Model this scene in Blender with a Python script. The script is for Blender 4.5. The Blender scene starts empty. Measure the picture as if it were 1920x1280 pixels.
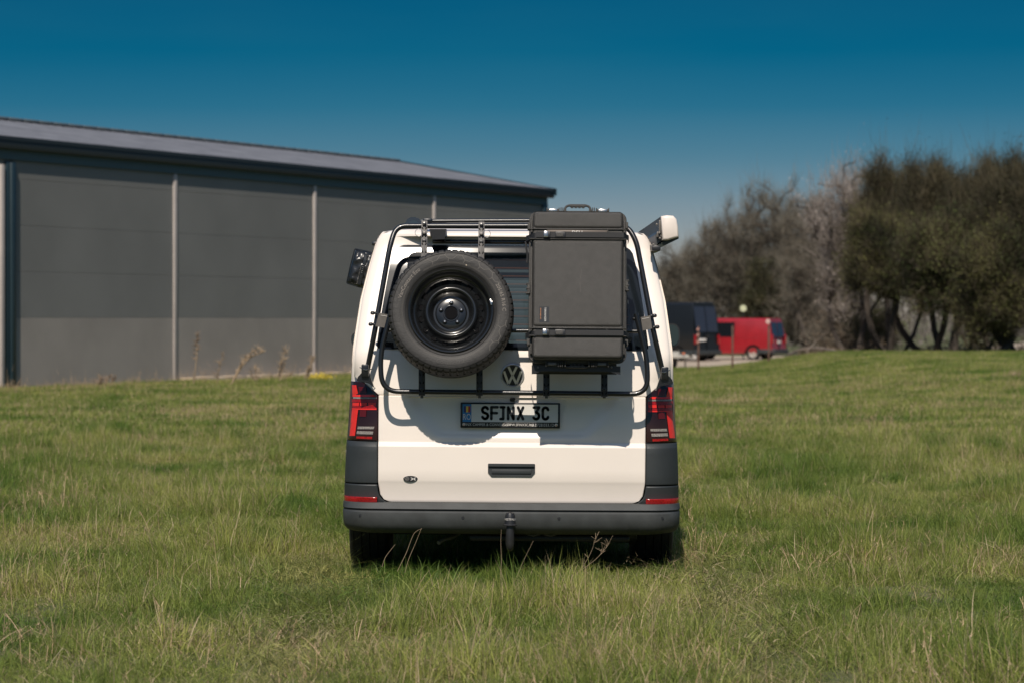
import bpy, bmesh, math, random
import numpy as np
from mathutils import Vector, Matrix, noise
random.seed(7); RNG = np.random.default_rng(7)
sc = bpy.context.scene
COL = sc.collection
PI = math.pi
R = math.radians

# ------------------------------------------------------------------ camera
F = 5333.33          # focal length in photograph pixels (100 mm on 36 mm, 1920 px wide)
H = 1.44             # eye height
D = 15.6             # distance to the rear of the van
cam_d = bpy.data.cameras.new('camera'); cam = bpy.data.objects.new('camera', cam_d); COL.objects.link(cam)
cam.location = (0, 0, H); cam.rotation_euler = (R(90) - 42.0 / F, 0, 0)
cam_d.lens = 100; cam_d.sensor_width = 36; cam_d.clip_start = .1; cam_d.clip_end = 6000
cam_d.dof.use_dof = True; cam_d.dof.focus_distance = 15.5; cam_d.dof.aperture_fstop = 4.5
sc.camera = cam
# ------------------------------------------------------------------ world, sun
SUN_EL, SUN_AZ = 46, 7
w = bpy.data.worlds.new('World'); sc.world = w; w.use_nodes = True
nt = w.node_tree; nt.nodes.clear()
wo = nt.nodes.new('ShaderNodeOutputWorld'); bg = nt.nodes.new('ShaderNodeBackground')
sky = nt.nodes.new('ShaderNodeTexSky'); sky.sky_type = 'NISHITA'; sky.sun_disc = False
sky.sun_elevation = R(SUN_EL); sky.sun_rotation = R(180 + SUN_AZ); sky.air_density = 1.0; sky.dust_density = 0.4; sky.ozone_density = 2.5
tc = nt.nodes.new('ShaderNodeTexCoord'); sp = nt.nodes.new('ShaderNodeSeparateXYZ'); rp = nt.nodes.new('ShaderNodeValToRGB')
mx = nt.nodes.new('ShaderNodeMix'); mx.data_type = 'RGBA'; mx.blend_type = 'MULTIPLY'; mx.inputs[0].default_value = 1
nt.links.new(tc.outputs['Generated'], sp.inputs[0]); nt.links.new(sp.outputs[2], rp.inputs[0])
nt.links.new(sky.outputs[0], mx.inputs[6]); nt.links.new(rp.outputs[0], mx.inputs[7])
mp_ = nt.nodes.new('ShaderNodeMapping'); mp_.inputs['Scale'].default_value = (4, 4, 24); mp_.inputs['Rotation'].default_value = (0, .05, 0)
ns_ = nt.nodes.new('ShaderNodeTexNoise'); ns_.inputs['Scale'].default_value = 1.6; ns_.inputs['Detail'].default_value = 5; ns_.inputs['Roughness'].default_value = .45
nr_ = nt.nodes.new('ShaderNodeMapRange'); nr_.inputs[1].default_value = .42; nr_.inputs[2].default_value = .72; nr_.inputs[3].default_value = 0; nr_.inputs[4].default_value = .04
mc_ = nt.nodes.new('ShaderNodeMix'); mc_.data_type = 'RGBA'; mc_.inputs[7].default_value = (.7, 1.7, 2.0, 1)
nt.links.new(tc.outputs['Generated'], mp_.inputs[0]); nt.links.new(mp_.outputs[0], ns_.inputs['Vector']); nt.links.new(ns_.outputs[0], nr_.inputs[0]); nt.links.new(nr_.outputs[0], mc_.inputs[0]); nt.links.new(mx.outputs[2], mc_.inputs[6])
nt.links.new(mc_.outputs[2], bg.inputs[0]); nt.links.new(bg.outputs[0], wo.inputs[0])
bg.inputs[1].default_value = 0.095
cr = rp.color_ramp
STOPS = [(0.0, (.36, .33, .37)), (.018, (.30, .295, .36)), (.037, (.20, .237, .316)), (.056, (.086, .175, .255)), (.0745, (.0245, .1365, .216)), (.093, (.002, .114, .188)), (.11, (.0, .103, .172)), (.17, (.012, .10, .165)), (.3, (.22, .29, .33)), (.5, (.62, .61, .59)), (1, (1, .92, .86))]
cr.elements[0].position = 0; cr.elements[0].color = STOPS[0][1] + (1,)
cr.elements[1].position = 1; cr.elements[1].color = STOPS[-1][1] + (1,)
for p, c in STOPS[1:-1]:
    e = cr.elements.new(p); e.color = c + (1,)
sd = bpy.data.lights.new('sun', 'SUN'); sun = bpy.data.objects.new('sun', sd); COL.objects.link(sun)
sd.energy = 2.95; sd.angle = R(.53); sd.color = (1, .90, .78)
sun.rotation_euler = (R(90 - SUN_EL), 0, R(-SUN_AZ)); sun.location = (-5, -20, 25)
sc.view_settings.view_transform = 'Standard'; sc.view_settings.look = 'None'
sc.view_settings.exposure = .70; sc.view_settings.gamma = 1; sc.view_settings.use_curve_mapping = False
sc.cycles.use_denoising = True
sc.cycles.max_bounces = 6; sc.cycles.transparent_max_bounces = 8

# ------------------------------------------------------------------ materials
def mat(name, col, rough=.5, metal=0., var=0., vscale=8., bump=0., bscale=60., coat=0., col2=None, spec=.5, transl=0., seed=0., noise_world=False, lo=.35, hi=.65, detail=4):
    m = bpy.data.materials.new(name); m.use_nodes = True
    n = m.node_tree; b = n.nodes['Principled BSDF']
    b.inputs['Base Color'].default_value = (*col, 1); b.inputs['Roughness'].default_value = rough
    b.inputs['Metallic'].default_value = metal; b.inputs['Coat Weight'].default_value = coat
    b.inputs['Specular IOR Level'].default_value = spec; b.inputs['Coat Roughness'].default_value = .05
    if var or col2 or bump:
        if noise_world:
            g = n.nodes.new('ShaderNodeNewGeometry'); src = g.outputs['Position']
        else:
            t = n.nodes.new('ShaderNodeTexCoord'); src = t.outputs['Object']
    if var or col2:
        x = n.nodes.new('ShaderNodeTexNoise'); x.inputs['Scale'].default_value = vscale; x.inputs['Detail'].default_value = detail
        n.links.new(src, x.inputs['Vector'])
        r = n.nodes.new('ShaderNodeValToRGB')
        c2 = col2 if col2 else tuple(min(1, c * (1 + var)) for c in col)
        c1 = col if col2 else tuple(c * (1 - var) for c in col)
        r.color_ramp.elements[0].position = lo; r.color_ramp.elements[1].position = hi
        r.color_ramp.elements[0].color = (*c1, 1); r.color_ramp.elements[1].color = (*c2, 1)
        n.links.new(x.outputs[0], r.inputs[0]); n.links.new(r.outputs[0], b.inputs['Base Color'])
    if bump:
        y = n.nodes.new('ShaderNodeTexNoise'); y.inputs['Scale'].default_value = bscale; y.inputs['Detail'].default_value = 3
        n.links.new(src, y.inputs['Vector'])
        bp = n.nodes.new('ShaderNodeBump'); bp.inputs['Strength'].default_value = bump; bp.inputs['Distance'].default_value = .01
        n.links.new(y.outputs[0], bp.inputs['Height']); n.links.new(bp.outputs[0], b.inputs['Normal'])
    return m

M = {}
M['white'] = mat('white_paint', (.80, .735, .675), .32, coat=.35, var=.02, vscale=2.5)
M['dirtywhite'] = mat('white_awning_cap', (.72, .65, .59), .4, var=.03, vscale=6)
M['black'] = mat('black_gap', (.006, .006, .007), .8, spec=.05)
M['plastic'] = mat('grey_bumper_plastic', (.026, .031, .034), .55, var=.12, vscale=5, bump=.12, bscale=500)
M['plastic2'] = mat('dusty_bumper_plastic', (.036, .040, .041), .6, var=.2, vscale=9, bump=.12, bscale=500)
M['case'] = mat('case_plastic', (.048, .046, .043), .50, var=.09, vscale=26, bump=.45, bscale=420, detail=10)
M['tube'] = mat('black_powder_coat', (.010, .011, .013), .28, bump=.05, bscale=900, coat=.3)
M['matblack'] = mat('matt_black_plate', (.014, .015, .018), .42, bump=.08, bscale=600)
M['rubber'] = mat('tyre_rubber', (.0125, .012, .0115), .6, var=.3, vscale=14, bump=.15, bscale=120)
M['rubberlet'] = mat('tyre_lettering', (.20, .18, .16), .7)
M['rubberdeep'] = mat('tyre_pattern', (.009, .009, .0095), .6)
M['rim'] = mat('black_steel_rim', (.010, .011, .012), .22, coat=.4)
M['alu'] = mat('anodised_aluminium', (.13, .12, .11), .45, metal=.2, var=.08, vscale=30)
M['aludark'] = mat('perforated_strip_metal', (.095, .09, .086), .55, metal=.0, var=.1, vscale=30)
M['steel'] = mat('bright_steel', (.5, .49, .47), .25, metal=1.)
M['chrome'] = mat('chrome', (.62, .62, .63), .28, metal=.65)
M['red'] = mat('red_lens', (.70, .028, .022), .25, coat=.2, var=.06, vscale=60)
M['redband'] = mat('red_reflector', (.30, .008, .010), .2, coat=.4, var=.3, vscale=120)
M['reddark'] = mat('dark_red_lens', (.020, .006, .007), .18, coat=.5)
M['reddim'] = mat('dim_red_lens', (.085, .006, .008), .2, coat=.4)
M['clear'] = mat('clear_lens', (.24, .22, .205), .25, coat=.3, var=.3, vscale=150)
M['plate'] = mat('plate_white', (.66, .64, .61), .35)
M['ink'] = mat('plate_black_ink', (.012, .014, .018), .4)
M['eu'] = mat('plate_blue', (.012, .19, .46), .35)
M['fblue'] = mat('flag_blue', (.012, .02, .16), .4); M['fyel'] = mat('flag_yellow', (.75, .5, .06), .4); M['fred'] = mat('flag_red', (.42, .01, .02), .4)
M['print'] = mat('white_print', (.62, .6, .57), .5)
M['orange'] = mat('orange_print', (.7, .28, .08), .5)
M['heater'] = mat('heater_wire', (.26, .10, .05), .5)
M['blind'] = mat('window_blind', (.30, .33, .34), .6, var=.08, vscale=3)
M['vinyl'] = mat('black_vinyl', (.016, .018, .021), .27, bump=.9, bscale=16)
M['strap'] = mat('black_webbing', (.013, .014, .016), .7, bump=.2, bscale=400)
M['foam'] = mat('navy_plastic', (.012, .022, .036), .45)
M['soil'] = mat('field_soil', (.055, .07, .022), .95, col2=(.12, .115, .05), vscale=2.2, noise_world=True, bump=.5, bscale=12)
M['track'] = mat('pale_gravel', (.34, .27, .20), .95, col2=(.42, .35, .27), vscale=.6, noise_world=True)
def glassmat(name, tint, amt, rough=.03):
    m = bpy.data.materials.new(name); m.use_nodes = True; n = m.node_tree
    b = n.nodes['Principled BSDF']; o = n.nodes['Material Output']
    b.inputs['Base Color'].default_value = (.010, .014, .018, 1); b.inputs['Roughness'].default_value = rough
    t = n.nodes.new('ShaderNodeBsdfTransparent'); t.inputs[0].default_value = (*tint, 1)
    s = n.nodes.new('ShaderNodeMixShader'); s.inputs[0].default_value = 1 - amt
    n.links.new(t.outputs[0], s.inputs[1]); n.links.new(b.outputs[0], s.inputs[2]); n.links.new(s.outputs[0], o.inputs[0])
    return m
M['glass'] = glassmat('privacy_glass', (.62, .72, .76), .55)
M['darkglass'] = mat('dark_glass', (.008, .010, .013), .05, spec=.6)
M['frit'] = mat('black_glass_border', (.006, .009, .012), .10, spec=.35)

# ------------------------------------------------------------------ mesh helpers
class MB:
    def __init__(s): s.v = []; s.f = []; s.m = []
    def add(s, vs, fs, m=0, mtx=None):
        o = len(s.v)
        for p in vs:
            s.v.append(tuple(mtx @ Vector(p)) if mtx is not None else tuple(p))
        for i, f in enumerate(fs):
            s.f.append(tuple(k + o for k in f)); s.m.append(m if isinstance(m, int) else m[i])
        return s
    def box(s, c, size, mtx=None, bev=0., seg=2, m=0, rot=None):
        bm = bmesh.new(); bmesh.ops.create_cube(bm, size=1)
        for v in bm.verts: v.co = Vector((v.co.x * size[0], v.co.y * size[1], v.co.z * size[2]))
        if bev: bmesh.ops.bevel(bm, geom=bm.edges[:], offset=bev, segments=seg, affect='EDGES', profile=.5)
        t = Matrix.Translation(c)
        if rot is not None: t = t @ rot.to_4x4()
        if mtx is not None: t = mtx @ t
        bm.verts.index_update()
        s.add([t @ v.co for v in bm.verts], [[v.index for v in f.verts] for f in bm.faces], m); bm.free(); return s
    def prism(s, poly, y0, y1, m=0, mtx=None):          # polygon in x,z extruded along y
        n = len(poly)
        vs = [(p[0], y0, p[1]) for p in poly] + [(p[0], y1, p[1]) for p in poly]
        fs = [list(range(n)), list(range(2 * n - 1, n - 1, -1))] + [[i, i + n, (i + 1) % n + n, (i + 1) % n] for i in range(n)]
        return s.add(vs, fs, m, mtx)
    def tube(s, path, r, n=12, m=0, caps=True, closed=False):
        P = [Vector(p) for p in path]; k = len(P)
        rs = r if isinstance(r, (list, tuple)) else [r] * k
        up = None; rings = []
        for i in range(k):
            if closed: t = (P[(i + 1) % k] - P[i - 1])
            else: t = P[min(i + 1, k - 1)] - P[max(i - 1, 0)]
            t.normalize()
            if up is None:
                up = Vector((0, 0, 1)) if abs(t.z) < .9 else Vector((0, 1, 0))
            a = up - t * up.dot(t)
            if a.length < 1e-6: a = t.orthogonal()
            a.normalize(); b = t.cross(a); up = a
            rings.append([P[i] + (a * math.cos(2 * PI * j / n) + b * math.sin(2 * PI * j / n)) * rs[i] for j in range(n)])
        vs = [p for q in rings for p in q]; fs = []
        for i in range(k if closed else k - 1):
            i2 = (i + 1) % k
            for j in range(n):
                fs.append([i * n + j, i * n + (j + 1) % n, i2 * n + (j + 1) % n, i2 * n + j])
        if caps and not closed: fs += [list(range(n))[::-1], [(k - 1) * n + j for j in range(n)]]
        return s.add(vs, fs, m)
    def lathe(s, prof, n=48, m=0, mtx=None, mods=None):  # prof: (r, y) about the y axis; mods(i,j)-> dr
        k = len(prof); vs = []
        for i, (r, y) in enumerate(prof):
            for j in range(n):
                rr = r + (mods(i, j) if mods else 0); a = 2 * PI * j / n
                vs.append((rr * math.sin(a), y, rr * math.cos(a)))
        fs = [[i * n + j, (i + 1) * n + j, (i + 1) * n + (j + 1) % n, i * n + (j + 1) % n] for i in range(k - 1) for j in range(n)]
        return s.add(vs, fs, m, mtx)
    def disc(s, c, r, n=24, m=0, mtx=None, y=0.):
        vs = [(c[0] + r * math.cos(2 * PI * j / n), y, c[1] + r * math.sin(2 * PI * j / n)) for j in range(n)]
        return s.add(vs, [list(range(n))], m, mtx)
    def build(s, name, mats, parent=None, origin=None, smooth=True, ang=35, kind=None):
        me = bpy.data.meshes.new(name)
        o0 = Vector(origin) if origin is not None else (Vector(parent['_o']) if parent is not None and '_o' in parent else Vector((0, 0, 0)))
        me.from_pydata([(p[0] - o0.x, p[1] - o0.y, p[2] - o0.z) for p in s.v], [], s.f)
        if not isinstance(mats, (list, tuple)): mats = [mats]
        for q in mats: me.materials.append(q)
        me.polygons.foreach_set('material_index', s.m)
        if smooth:
            me.polygons.foreach_set('use_smooth', [True] * len(me.polygons)); me.set_sharp_from_angle(angle=R(ang))
        me.update()
        ob = bpy.data.objects.new(name, me); COL.objects.link(ob)
        if parent is not None:
            ob.parent = parent; ob['_o'] = tuple(o0)
        if kind: ob['kind'] = kind
        return ob
def tag(o, label, cat, group=None):
    o['label'] = label; o['category'] = cat
    if group: o['group'] = group
    return o
def empty(name, label, cat, mtx=None, o=(0, 0, 0), group=None):
    e = bpy.data.objects.new(name, None); COL.objects.link(e); e.empty_display_size = .2
    e.matrix_world = (mtx if mtx is not None else Matrix.Identity(4)) @ Matrix.Translation(o)
    e['_o'] = tuple(o); tag(e, label, cat, group); return e
def W(px, py, Y): return Vector(((px - 960) / F * Y, Y, H - (py - 598) / F * Y))
# van frame: x right, y forward from the bumper, z up, rolled a little as the ground tips
ROLL = R(.41); PIV = .85
VM = Matrix.Translation((0, D, PIV)) @ Matrix.Rotation(ROLL, 4, 'Y') @ Matrix.Translation((0, 0, -PIV))
VMI = VM.inverted()
def L(px, py, y):
    q = VMI @ W(px, py, D + y); return (q.x, q.z)
def L3(px, py, y):
    q = VMI @ W(px, py, D + y); return Vector((q.x, y, q.z))
def zr(py, y): return H - (py - 598) * (D + y) / F
def lerp_tab(t, x):
    if x <= t[0][0]: return t[0][1]
    for (a, b), (c, d) in zip(t, t[1:]):
        if x <= c: return b + (d - b) * (x - a) / (c - a)
    return t[-1][1]
def smooth01(a, b, x):
    t = max(0, min(1, (x - a) / (b - a))); return t * t * (3 - 2 * t)
def curve(pts, n=8):
    P = [Vector(p) for p in pts]; P = [P[0] * 2 - P[1]] + P + [P[-1] * 2 - P[-2]]; out = []
    for i in range(1, len(P) - 2):
        for k in range(n):
            t = k / n; a, b, c, d = P[i - 1:i + 3]
            out.append(.5 * ((2 * b) + (c - a) * t + (2 * a - 5 * b + 4 * c - d) * t * t + (3 * b - a - 3 * c + d) * t ** 3))
    out.append(P[-2]); return out
def fillet(pts, rad, n=8):                                # polyline with rounded corners
    P = [Vector(p) for p in pts]; out = [P[0]]
    for i in range(1, len(P) - 1):
        a = (P[i - 1] - P[i]); b = (P[i + 1] - P[i]); r = rad[i - 1] if isinstance(rad, (list, tuple)) else rad
        r = min(r, a.length * .48, b.length * .48); a.normalize(); b.normalize()
        s, e = P[i] + a * r, P[i] + b * r
        for k in range(n + 1):
            t = k / n; out.append(s * (1 - t) ** 2 + P[i] * 2 * t * (1 - t) + e * t * t)
    out.append(P[-1]); return out

# text as flat meshes -------------------------------------------------
def text_mesh(body, size, extr=0.0, align='CENTER'):
    c = bpy.data.curves.new('txt', 'FONT'); c.body = body; c.size = size; c.align_x = align; c.align_y = 'CENTER'; c.extrude = extr; c.resolution_u = 3
    o = bpy.data.objects.new('txt', c); COL.objects.link(o)
    dg = bpy.context.evaluated_depsgraph_get(); me = bpy.data.meshes.new_from_object(o.evaluated_get(dg))
    v = [tuple(p.co) for p in me.vertices]; f = [tuple(p.vertices) for p in me.polygons]
    bpy.data.objects.remove(o); bpy.data.meshes.remove(me); bpy.data.curves.remove(c)
    return v, f
def strokes(lines, wd, n=8):                              # flat ribbons with round ends in x,z
    vs = []; fs = []
    for ln in lines:
        for (a, b) in zip(ln, ln[1:]):
            a = Vector(a); b = Vector(b); d = (b - a).normalized() if (b - a).length else Vector((1, 0)); q = Vector((-d.y, d.x)) * wd / 2
            o = len(vs); vs += [a + q, a - q, b - q, b + q]; fs.append([o, o + 1, o + 2, o + 3])
        for a in ln:
            o = len(vs); vs += [Vector(a) + Vector((math.cos(2 * PI * j / n), math.sin(2 * PI * j / n))) * wd / 2 for j in range(n)]; fs.append(list(range(o, o + n)))
    return vs, fs

# ------------------------------------------------------------------ terrain
def ground(x, y):
    m = .40 * smooth01(5.0, 10.5, x) * smooth01(35, 76, y) - .16 * smooth01(1.5, 4.0, x) * (1 - smooth01(6.0, 10.5, x)) * smooth01(45, 78, y)
    k = smooth01(84, 108, y) * (1 - smooth01(14, 22, x - (y - 90) * .12))
    z = m * (1 - k) - .50 * k * smooth01(-2, 6, x)
    z += .02 * noise.noise(Vector((x * .35, y * .35, 0))) * smooth01(4, 8, y)
    return z
# ================================================================== VAN
van = empty('camper_van', 'white camper van parked on the grass with its back to the viewer, in the middle', 'van', VM)
YR = [(428, .42), (432, .375), (440, .345), (462, .335), (500, .29), (560, .225), (620, .165), (655, .135), (668, .125), (700, .115), (738, .104), (741, .106), (742.5, .110), (744, .104), (800, .095), (822, .095), (829, .096), (838, .072), (900, .078), (910, .088), (942, .11), (1000, .13)]
YRz = sorted((zr(p, y), y) for p, y in YR)
HWp = [(440, 255), (450, 261), (500, 274.5), (560, 288), (600, 293.5), (650, 300), (716, 304.5), (800, 309), (828, 311), (870, 313), (908, 314.5), (942, 315), (1000, 315)]
HWz = sorted([(zr(p, .2), h * (D + .2) / F) for p, h in HWp] + [(1.925, .735), (1.937, .66), (1.945, .5), (1.95, .25)])
ZL0, ZL1 = zr(445.5, .28), zr(441, .28)
def Yr(z): return lerp_tab(YRz, z)
def HW(z): return lerp_tab(HWz, z)
def RCf(z): return .17 - .105 * smooth01(1.09, 1.22, z)
def S(x, z, hw=None, yr=None):
    RC = RCf(z); hw = hw or HW(z); xc = hw - RC; t = max(0, min(1, (abs(x) - xc) / RC))
    y = (Yr(z) if yr is None else yr) + .03 * (x / .9) ** 2 + (RC - .01) * (1 - math.sqrt(max(0, 1 - t * t)))
    if yr is None and z > ZL0:                            # roof lip over the rear window
        y -= .060 * smooth01(.66, .50, abs(x)) * smooth01(1.955, ZL1, z) * smooth01(ZL0, ZL0 + .004, z)
    # sculpted tray for the plate
    zt, zb = zr(744, .1), zr(818, .1)
    if yr is None and zb - .03 < z < zt:
        k = (zt - z) / (zt - zb); xe = .60 - .17 * k ** 1.2
        y += .016 * smooth01(zb - .012, zb + .03, z) * smooth01(xe, xe - .07, abs(x)) * smooth01(zt, zt - .004, z)
    return y
def s_of(x, hw, z):
    RC = RCf(z); xc = hw - RC; a = abs(x)
    s = a if a < xc else xc + RC * math.asin(min(1, (a - xc) / RC)); return math.copysign(s, x)
def x_of(s, hw, z):
    RC = RCf(z); xc = hw - RC; a = abs(s)
    x = a if a < xc else xc + RC * math.sin(min(PI / 2, (a - xc) / RC)); return math.copysign(x, s)
def LS(px, py):                                           # photo pixel -> point on rear surface
    y = .1
    for _ in range(5):
        x, z = L(px, py, y); y = S(x, z)
    return x, z
def patch(mb, rows, nu, off=0., t=.014, m=0, hole=None, edge=.0035):
    """rows: (z, xl, xr); surface follows S; rim goes inwards"""
    e = edge
    if e:
        z0, z1 = rows[0], rows[-1]; sg = 1 if rows[-1][0] > rows[0][0] else -1
        def at(z):
            for a, b in zip(rows, rows[1:]):
                if min(a[0], b[0]) <= z <= max(a[0], b[0]):
                    k = (z - a[0]) / (b[0] - a[0]) if b[0] != a[0] else 0
                    return (z, a[1] + (b[1] - a[1]) * k, a[2] + (b[2] - a[2]) * k)
        rows = [rows[0], at(rows[0][0] + sg * e)] + [r for r in rows[1:-1] if abs(r[0] - z0[0]) > e and abs(r[0] - z1[0]) > e] + [at(rows[-1][0] - sg * e), rows[-1]]
    nv = len(rows); g = []
    for i, (z, xl, xr) in enumerate(rows):
        hw = HW(z); sl, sr = s_of(xl, hw, z), s_of(xr, hw, z)
        us = [sl + (sr - sl) * k / nu for k in range(nu + 1)]
        if e: us = [sl, sl + e] + us[1:-1] + [sr - e, sr]
        row = []
        for j, u in enumerate(us):
            x = x_of(u, hw, z); y = S(x, z, hw) - off
            if e and (i in (0, nv - 1) or j in (0, len(us) - 1)): y += e * .8
            row.append((x, y, z))
        g.append(row)
    n = len(g[0]); vs = [p for r in g for p in r]; fs = []
    flip = rows[-1][0] < rows[0][0]
    for i in range(nv - 1):
        for j in range(n - 1):
            if hole and hole(g[i][j], g[i + 1][j + 1]): continue
            q = [i * n + j, i * n + j + 1, (i + 1) * n + j + 1, (i + 1) * n + j]
            fs.append(q[::-1] if flip else q)
    if t:
        loop = [j for j in range(n)] + [i * n + n - 1 for i in range(1, nv)] + [(nv - 1) * n + j for j in range(n - 2, -1, -1)] + [i * n for i in range(nv - 2, 0, -1)]
        o = len(vs); vs += [(vs[k][0], vs[k][1] + t, vs[k][2]) for k in loop]; c = len(loop)
        for k in range(c):
            q = [loop[k], o + k, o + (k + 1) % c, loop[(k + 1) % c]]; fs.append(q[::-1] if flip else q)
    mb.add(vs, fs, m); return mb
def quadS(mb, pts, off=.003, m=0, nu=8, nv=2, t=.0):      # 4 photo pixels TL,TR,BR,BL laid on the surface
    P = [LS(*p) for p in pts]; vs = []
    for i in range(nv + 1):
        for j in range(nu + 1):
            a, b = i / nv, j / nu
            x = (P[0][0] * (1 - b) + P[1][0] * b) * (1 - a) + (P[3][0] * (1 - b) + P[2][0] * b) * a
            z = (P[0][1] * (1 - b) + P[1][1] * b) * (1 - a) + (P[3][1] * (1 - b) + P[2][1] * b) * a
            hw = HW(z); x = max(-hw * .9995, min(hw * .9995, x)); vs.append((x, S(x, z) - off, z))
    n = nu + 1
    fs = [[i * n + j, (i + 1) * n + j, (i + 1) * n + j + 1, i * n + j + 1] for i in range(nv) for j in range(nu)]
    mb.add(vs, fs, m); return mb
# tailgate outline (photo py -> half width px)
TG = [(433, 205), (435, 228), (441, 247), (450, 255), (500, 268.5), (560, 282), (600, 287.5), (650, 294), (708, 298), (714, 290), (716, 281), (742, 250), (905, 250), (928, 246), (937, 240), (942, 228)]
def tg_half(z):
    return lerp_tab(TGz, z)
TGz = sorted((zr(p, lerp_tab(YR, p)), h * (D + lerp_tab(YR, p) + .04) / F) for p, h in TG)
zs = sorted(set([z for z, _ in TGz] + [ZL0 - .004, ZL0, ZL0 + .002, ZL0 + .004, ZL0 + .007, ZL1 - .003, ZL1, ZL1 + .004, ZL1 + .009, ZL1 + .015, ZL1 + .02, ZL1 + .03] + [zr(p, lerp_tab(YR, p)) for p in (462, 468, 480, 520, 580, 620, 655, 660, 668, 685, 700, 730, 738, 740, 741, 742.5, 744, 745.5, 750, 760, 770, 780, 790, 798, 806, 812, 816, 820, 822, 829, 832, 835, 838, 842, 860, 880, 900, 905, 910)]))
zg0, zg1 = zr(655, .135), zr(463, .335)
def glass_hole(a, b):
    zc = (a[2] + b[2]) / 2; xc = (a[0] + b[0]) / 2
    return zg0 < zc < zg1 and abs(xc) < .60 + (zg1 - zc) * .2
tail = patch(MB(), [(z, -tg_half(z), tg_half(z)) for z in zs], 96, hole=glass_hole).build('tailgate', M['white'], van)
# body shell
def outline(z, hw, yr, xin, off, y_end, bulge=0., nr=10, na=8, ns=12):
    pts = []
    for k in range(nr + 1):
        x = xin * k / nr; pts.append((x, S(x, z, hw, yr) + off, z))
    RC = RCf(z); s0, s1 = s_of(xin, hw, z), hw - RC + RC * PI / 2
    for k in range(1, na + 1):
        x = x_of(s0 + (s1 - s0) * k / na, hw, z); pts.append((x, S(x, z, hw, yr) + off * (1 - k / na) ** .5, z))
    y0 = pts[-1][1]
    for k in range(1, ns + 1):
        y = y0 + (y_end - y0) * (k / ns) ** 1.3
        pts.append((hw + bulge * smooth01(y0, y0 + .35, y), y, z))
    return [(-p[0], p[1], p[2]) for p in pts[:0:-1]] + pts
def shell(mb, specs, mfun=None, cap_top=True, cap_bot=True):
    G = [outline(*s) for s in specs]; n = len(G[0]); vs = [p for g in G for p in g]; fs = []; ms = []
    for i in range(len(G) - 1):
        for j in range(n - 1):
            fs.append([i * n + j, i * n + j + 1, (i + 1) * n + j + 1, (i + 1) * n + j]); ms.append(mfun(i, j, n) if mfun else 0)
    if cap_top: fs.append([(len(G) - 1) * n + j for j in range(n)]); ms.append(0)
    if cap_bot: fs.append(list(range(n))[::-1]); ms.append(1 if mfun else 0)
    mb.add(vs, fs, ms if mfun else 0); return mb
rowsz = [.33, .42, .48, .56, .64, .70, .74, .78, .85, .95, 1.02, 1.087, 1.095, 1.2, 1.28, 1.35, 1.45, 1.55, 1.65, 1.73, 1.80, 1.86, 1.885, 1.905, 1.915]
roof = [(1.925, .735, .37), (1.937, .66, .39), (1.945, .5, .43), (1.95, .25, .6)]
def yend(z):
    if z < 1.0: return 4.75
    if z < 1.15: return 4.75 - (z - 1.0) / .15 * .7
    return 4.05 - (z - 1.15) / .78 * .95
spec = []
zlight = zr(716, .12)
for z in rowsz:
    spec.append((z, HW(z) - .001, Yr(z), min(tg_half(z), HW(z) - .01), .036 + .07 * smooth01(1.8, 1.86, z) * (1 - smooth01(1.9, 1.92, z)) * 0, yend(z), .018 * smooth01(.36, .5, z) * (1 - smooth01(.8, .95, z)) + .004))
for z, hwr, y in roof:
    spec.append((z, hwr, y, hwr - .03, .0, yend(z), .0))
def bm_f(i, j, n):
    mid = (n - 1) // 2; k = min(abs(j - mid), abs(j + 1 - mid))
    z = spec[i][0]
    if i >= len(rowsz) - 1: return 0
    if z > 1.87: return 0
    if k < 10: return 1
    if z < zlight - .01 and k < 18: return 1
    return 0
bmb = shell(MB(), spec, bm_f)
# raise the side skirt over the wheels, and leave a void behind the glass
vv = []
for (x, y, z) in bmb.v:
    if abs(x) > .7:
        for yc in (.97, 3.97):
            d = abs(y - yc)
            if d < .42: z = max(z, .34 + math.sqrt(.42 ** 2 - d * d))
    vv.append((x, y, z))
bmb.v = vv
keep = [i for i, f in enumerate(bmb.f) if not (bmb.m[i] == 1 and len(f) == 4 and all(zg0 - .06 < bmb.v[k][2] < zg1 + .03 and abs(bmb.v[k][0]) < .76 and bmb.v[k][1] < .5 for k in f))]
bmb.f = [bmb.f[i] for i in keep]; bmb.m = [bmb.m[i] for i in keep]
bmb.build('body', [M['white'], M['black']], van)
# glass border and pane
GLp = [(461, 205), (463, 213), (467, 219), (474, 224), (500, 231), (560, 241.5), (600, 248), (640, 253.5), (650, 254.5), (654, 252), (656, 246)]
GLz = sorted((zr(p, lerp_tab(YR, p)), h * (D + lerp_tab(YR, p) + .03) / F) for p, h in GLp)
zz = sorted(set([z for z, _ in GLz] + [1.3, 1.4, 1.5, 1.6, 1.7, 1.75]))
IN = [(z, h) for z, h in GLz]
zi0, zi1 = zr(643, .14), zr(474, .32)
def inner(z):
    zc = max(zi0, min(zi1, z)); base = lerp_tab(GLz, max(zr(640, .14), min(zr(500, .29), zc))) - .078 - (.02 if zc > 1.6 else 0)
    r = .05
    for ze in (zi0, zi1):
        d = abs(zc - ze)
        if d < r: base -= r - math.sqrt(max(0, r * r - (r - d) ** 2))
    return base
zz = sorted(set(zz + [zi0, zi0 + .008, zi0 + .02, zi0 + .05, zi1 - .05, zi1 - .02, zi1 - .008, zi1]))
def ghole(a, b):
    zc = (a[2] + b[2]) / 2; return zi0 < zc < zi1 and abs((a[0] + b[0]) / 2) < .99 * inner(zc)
fr = MB()
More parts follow.
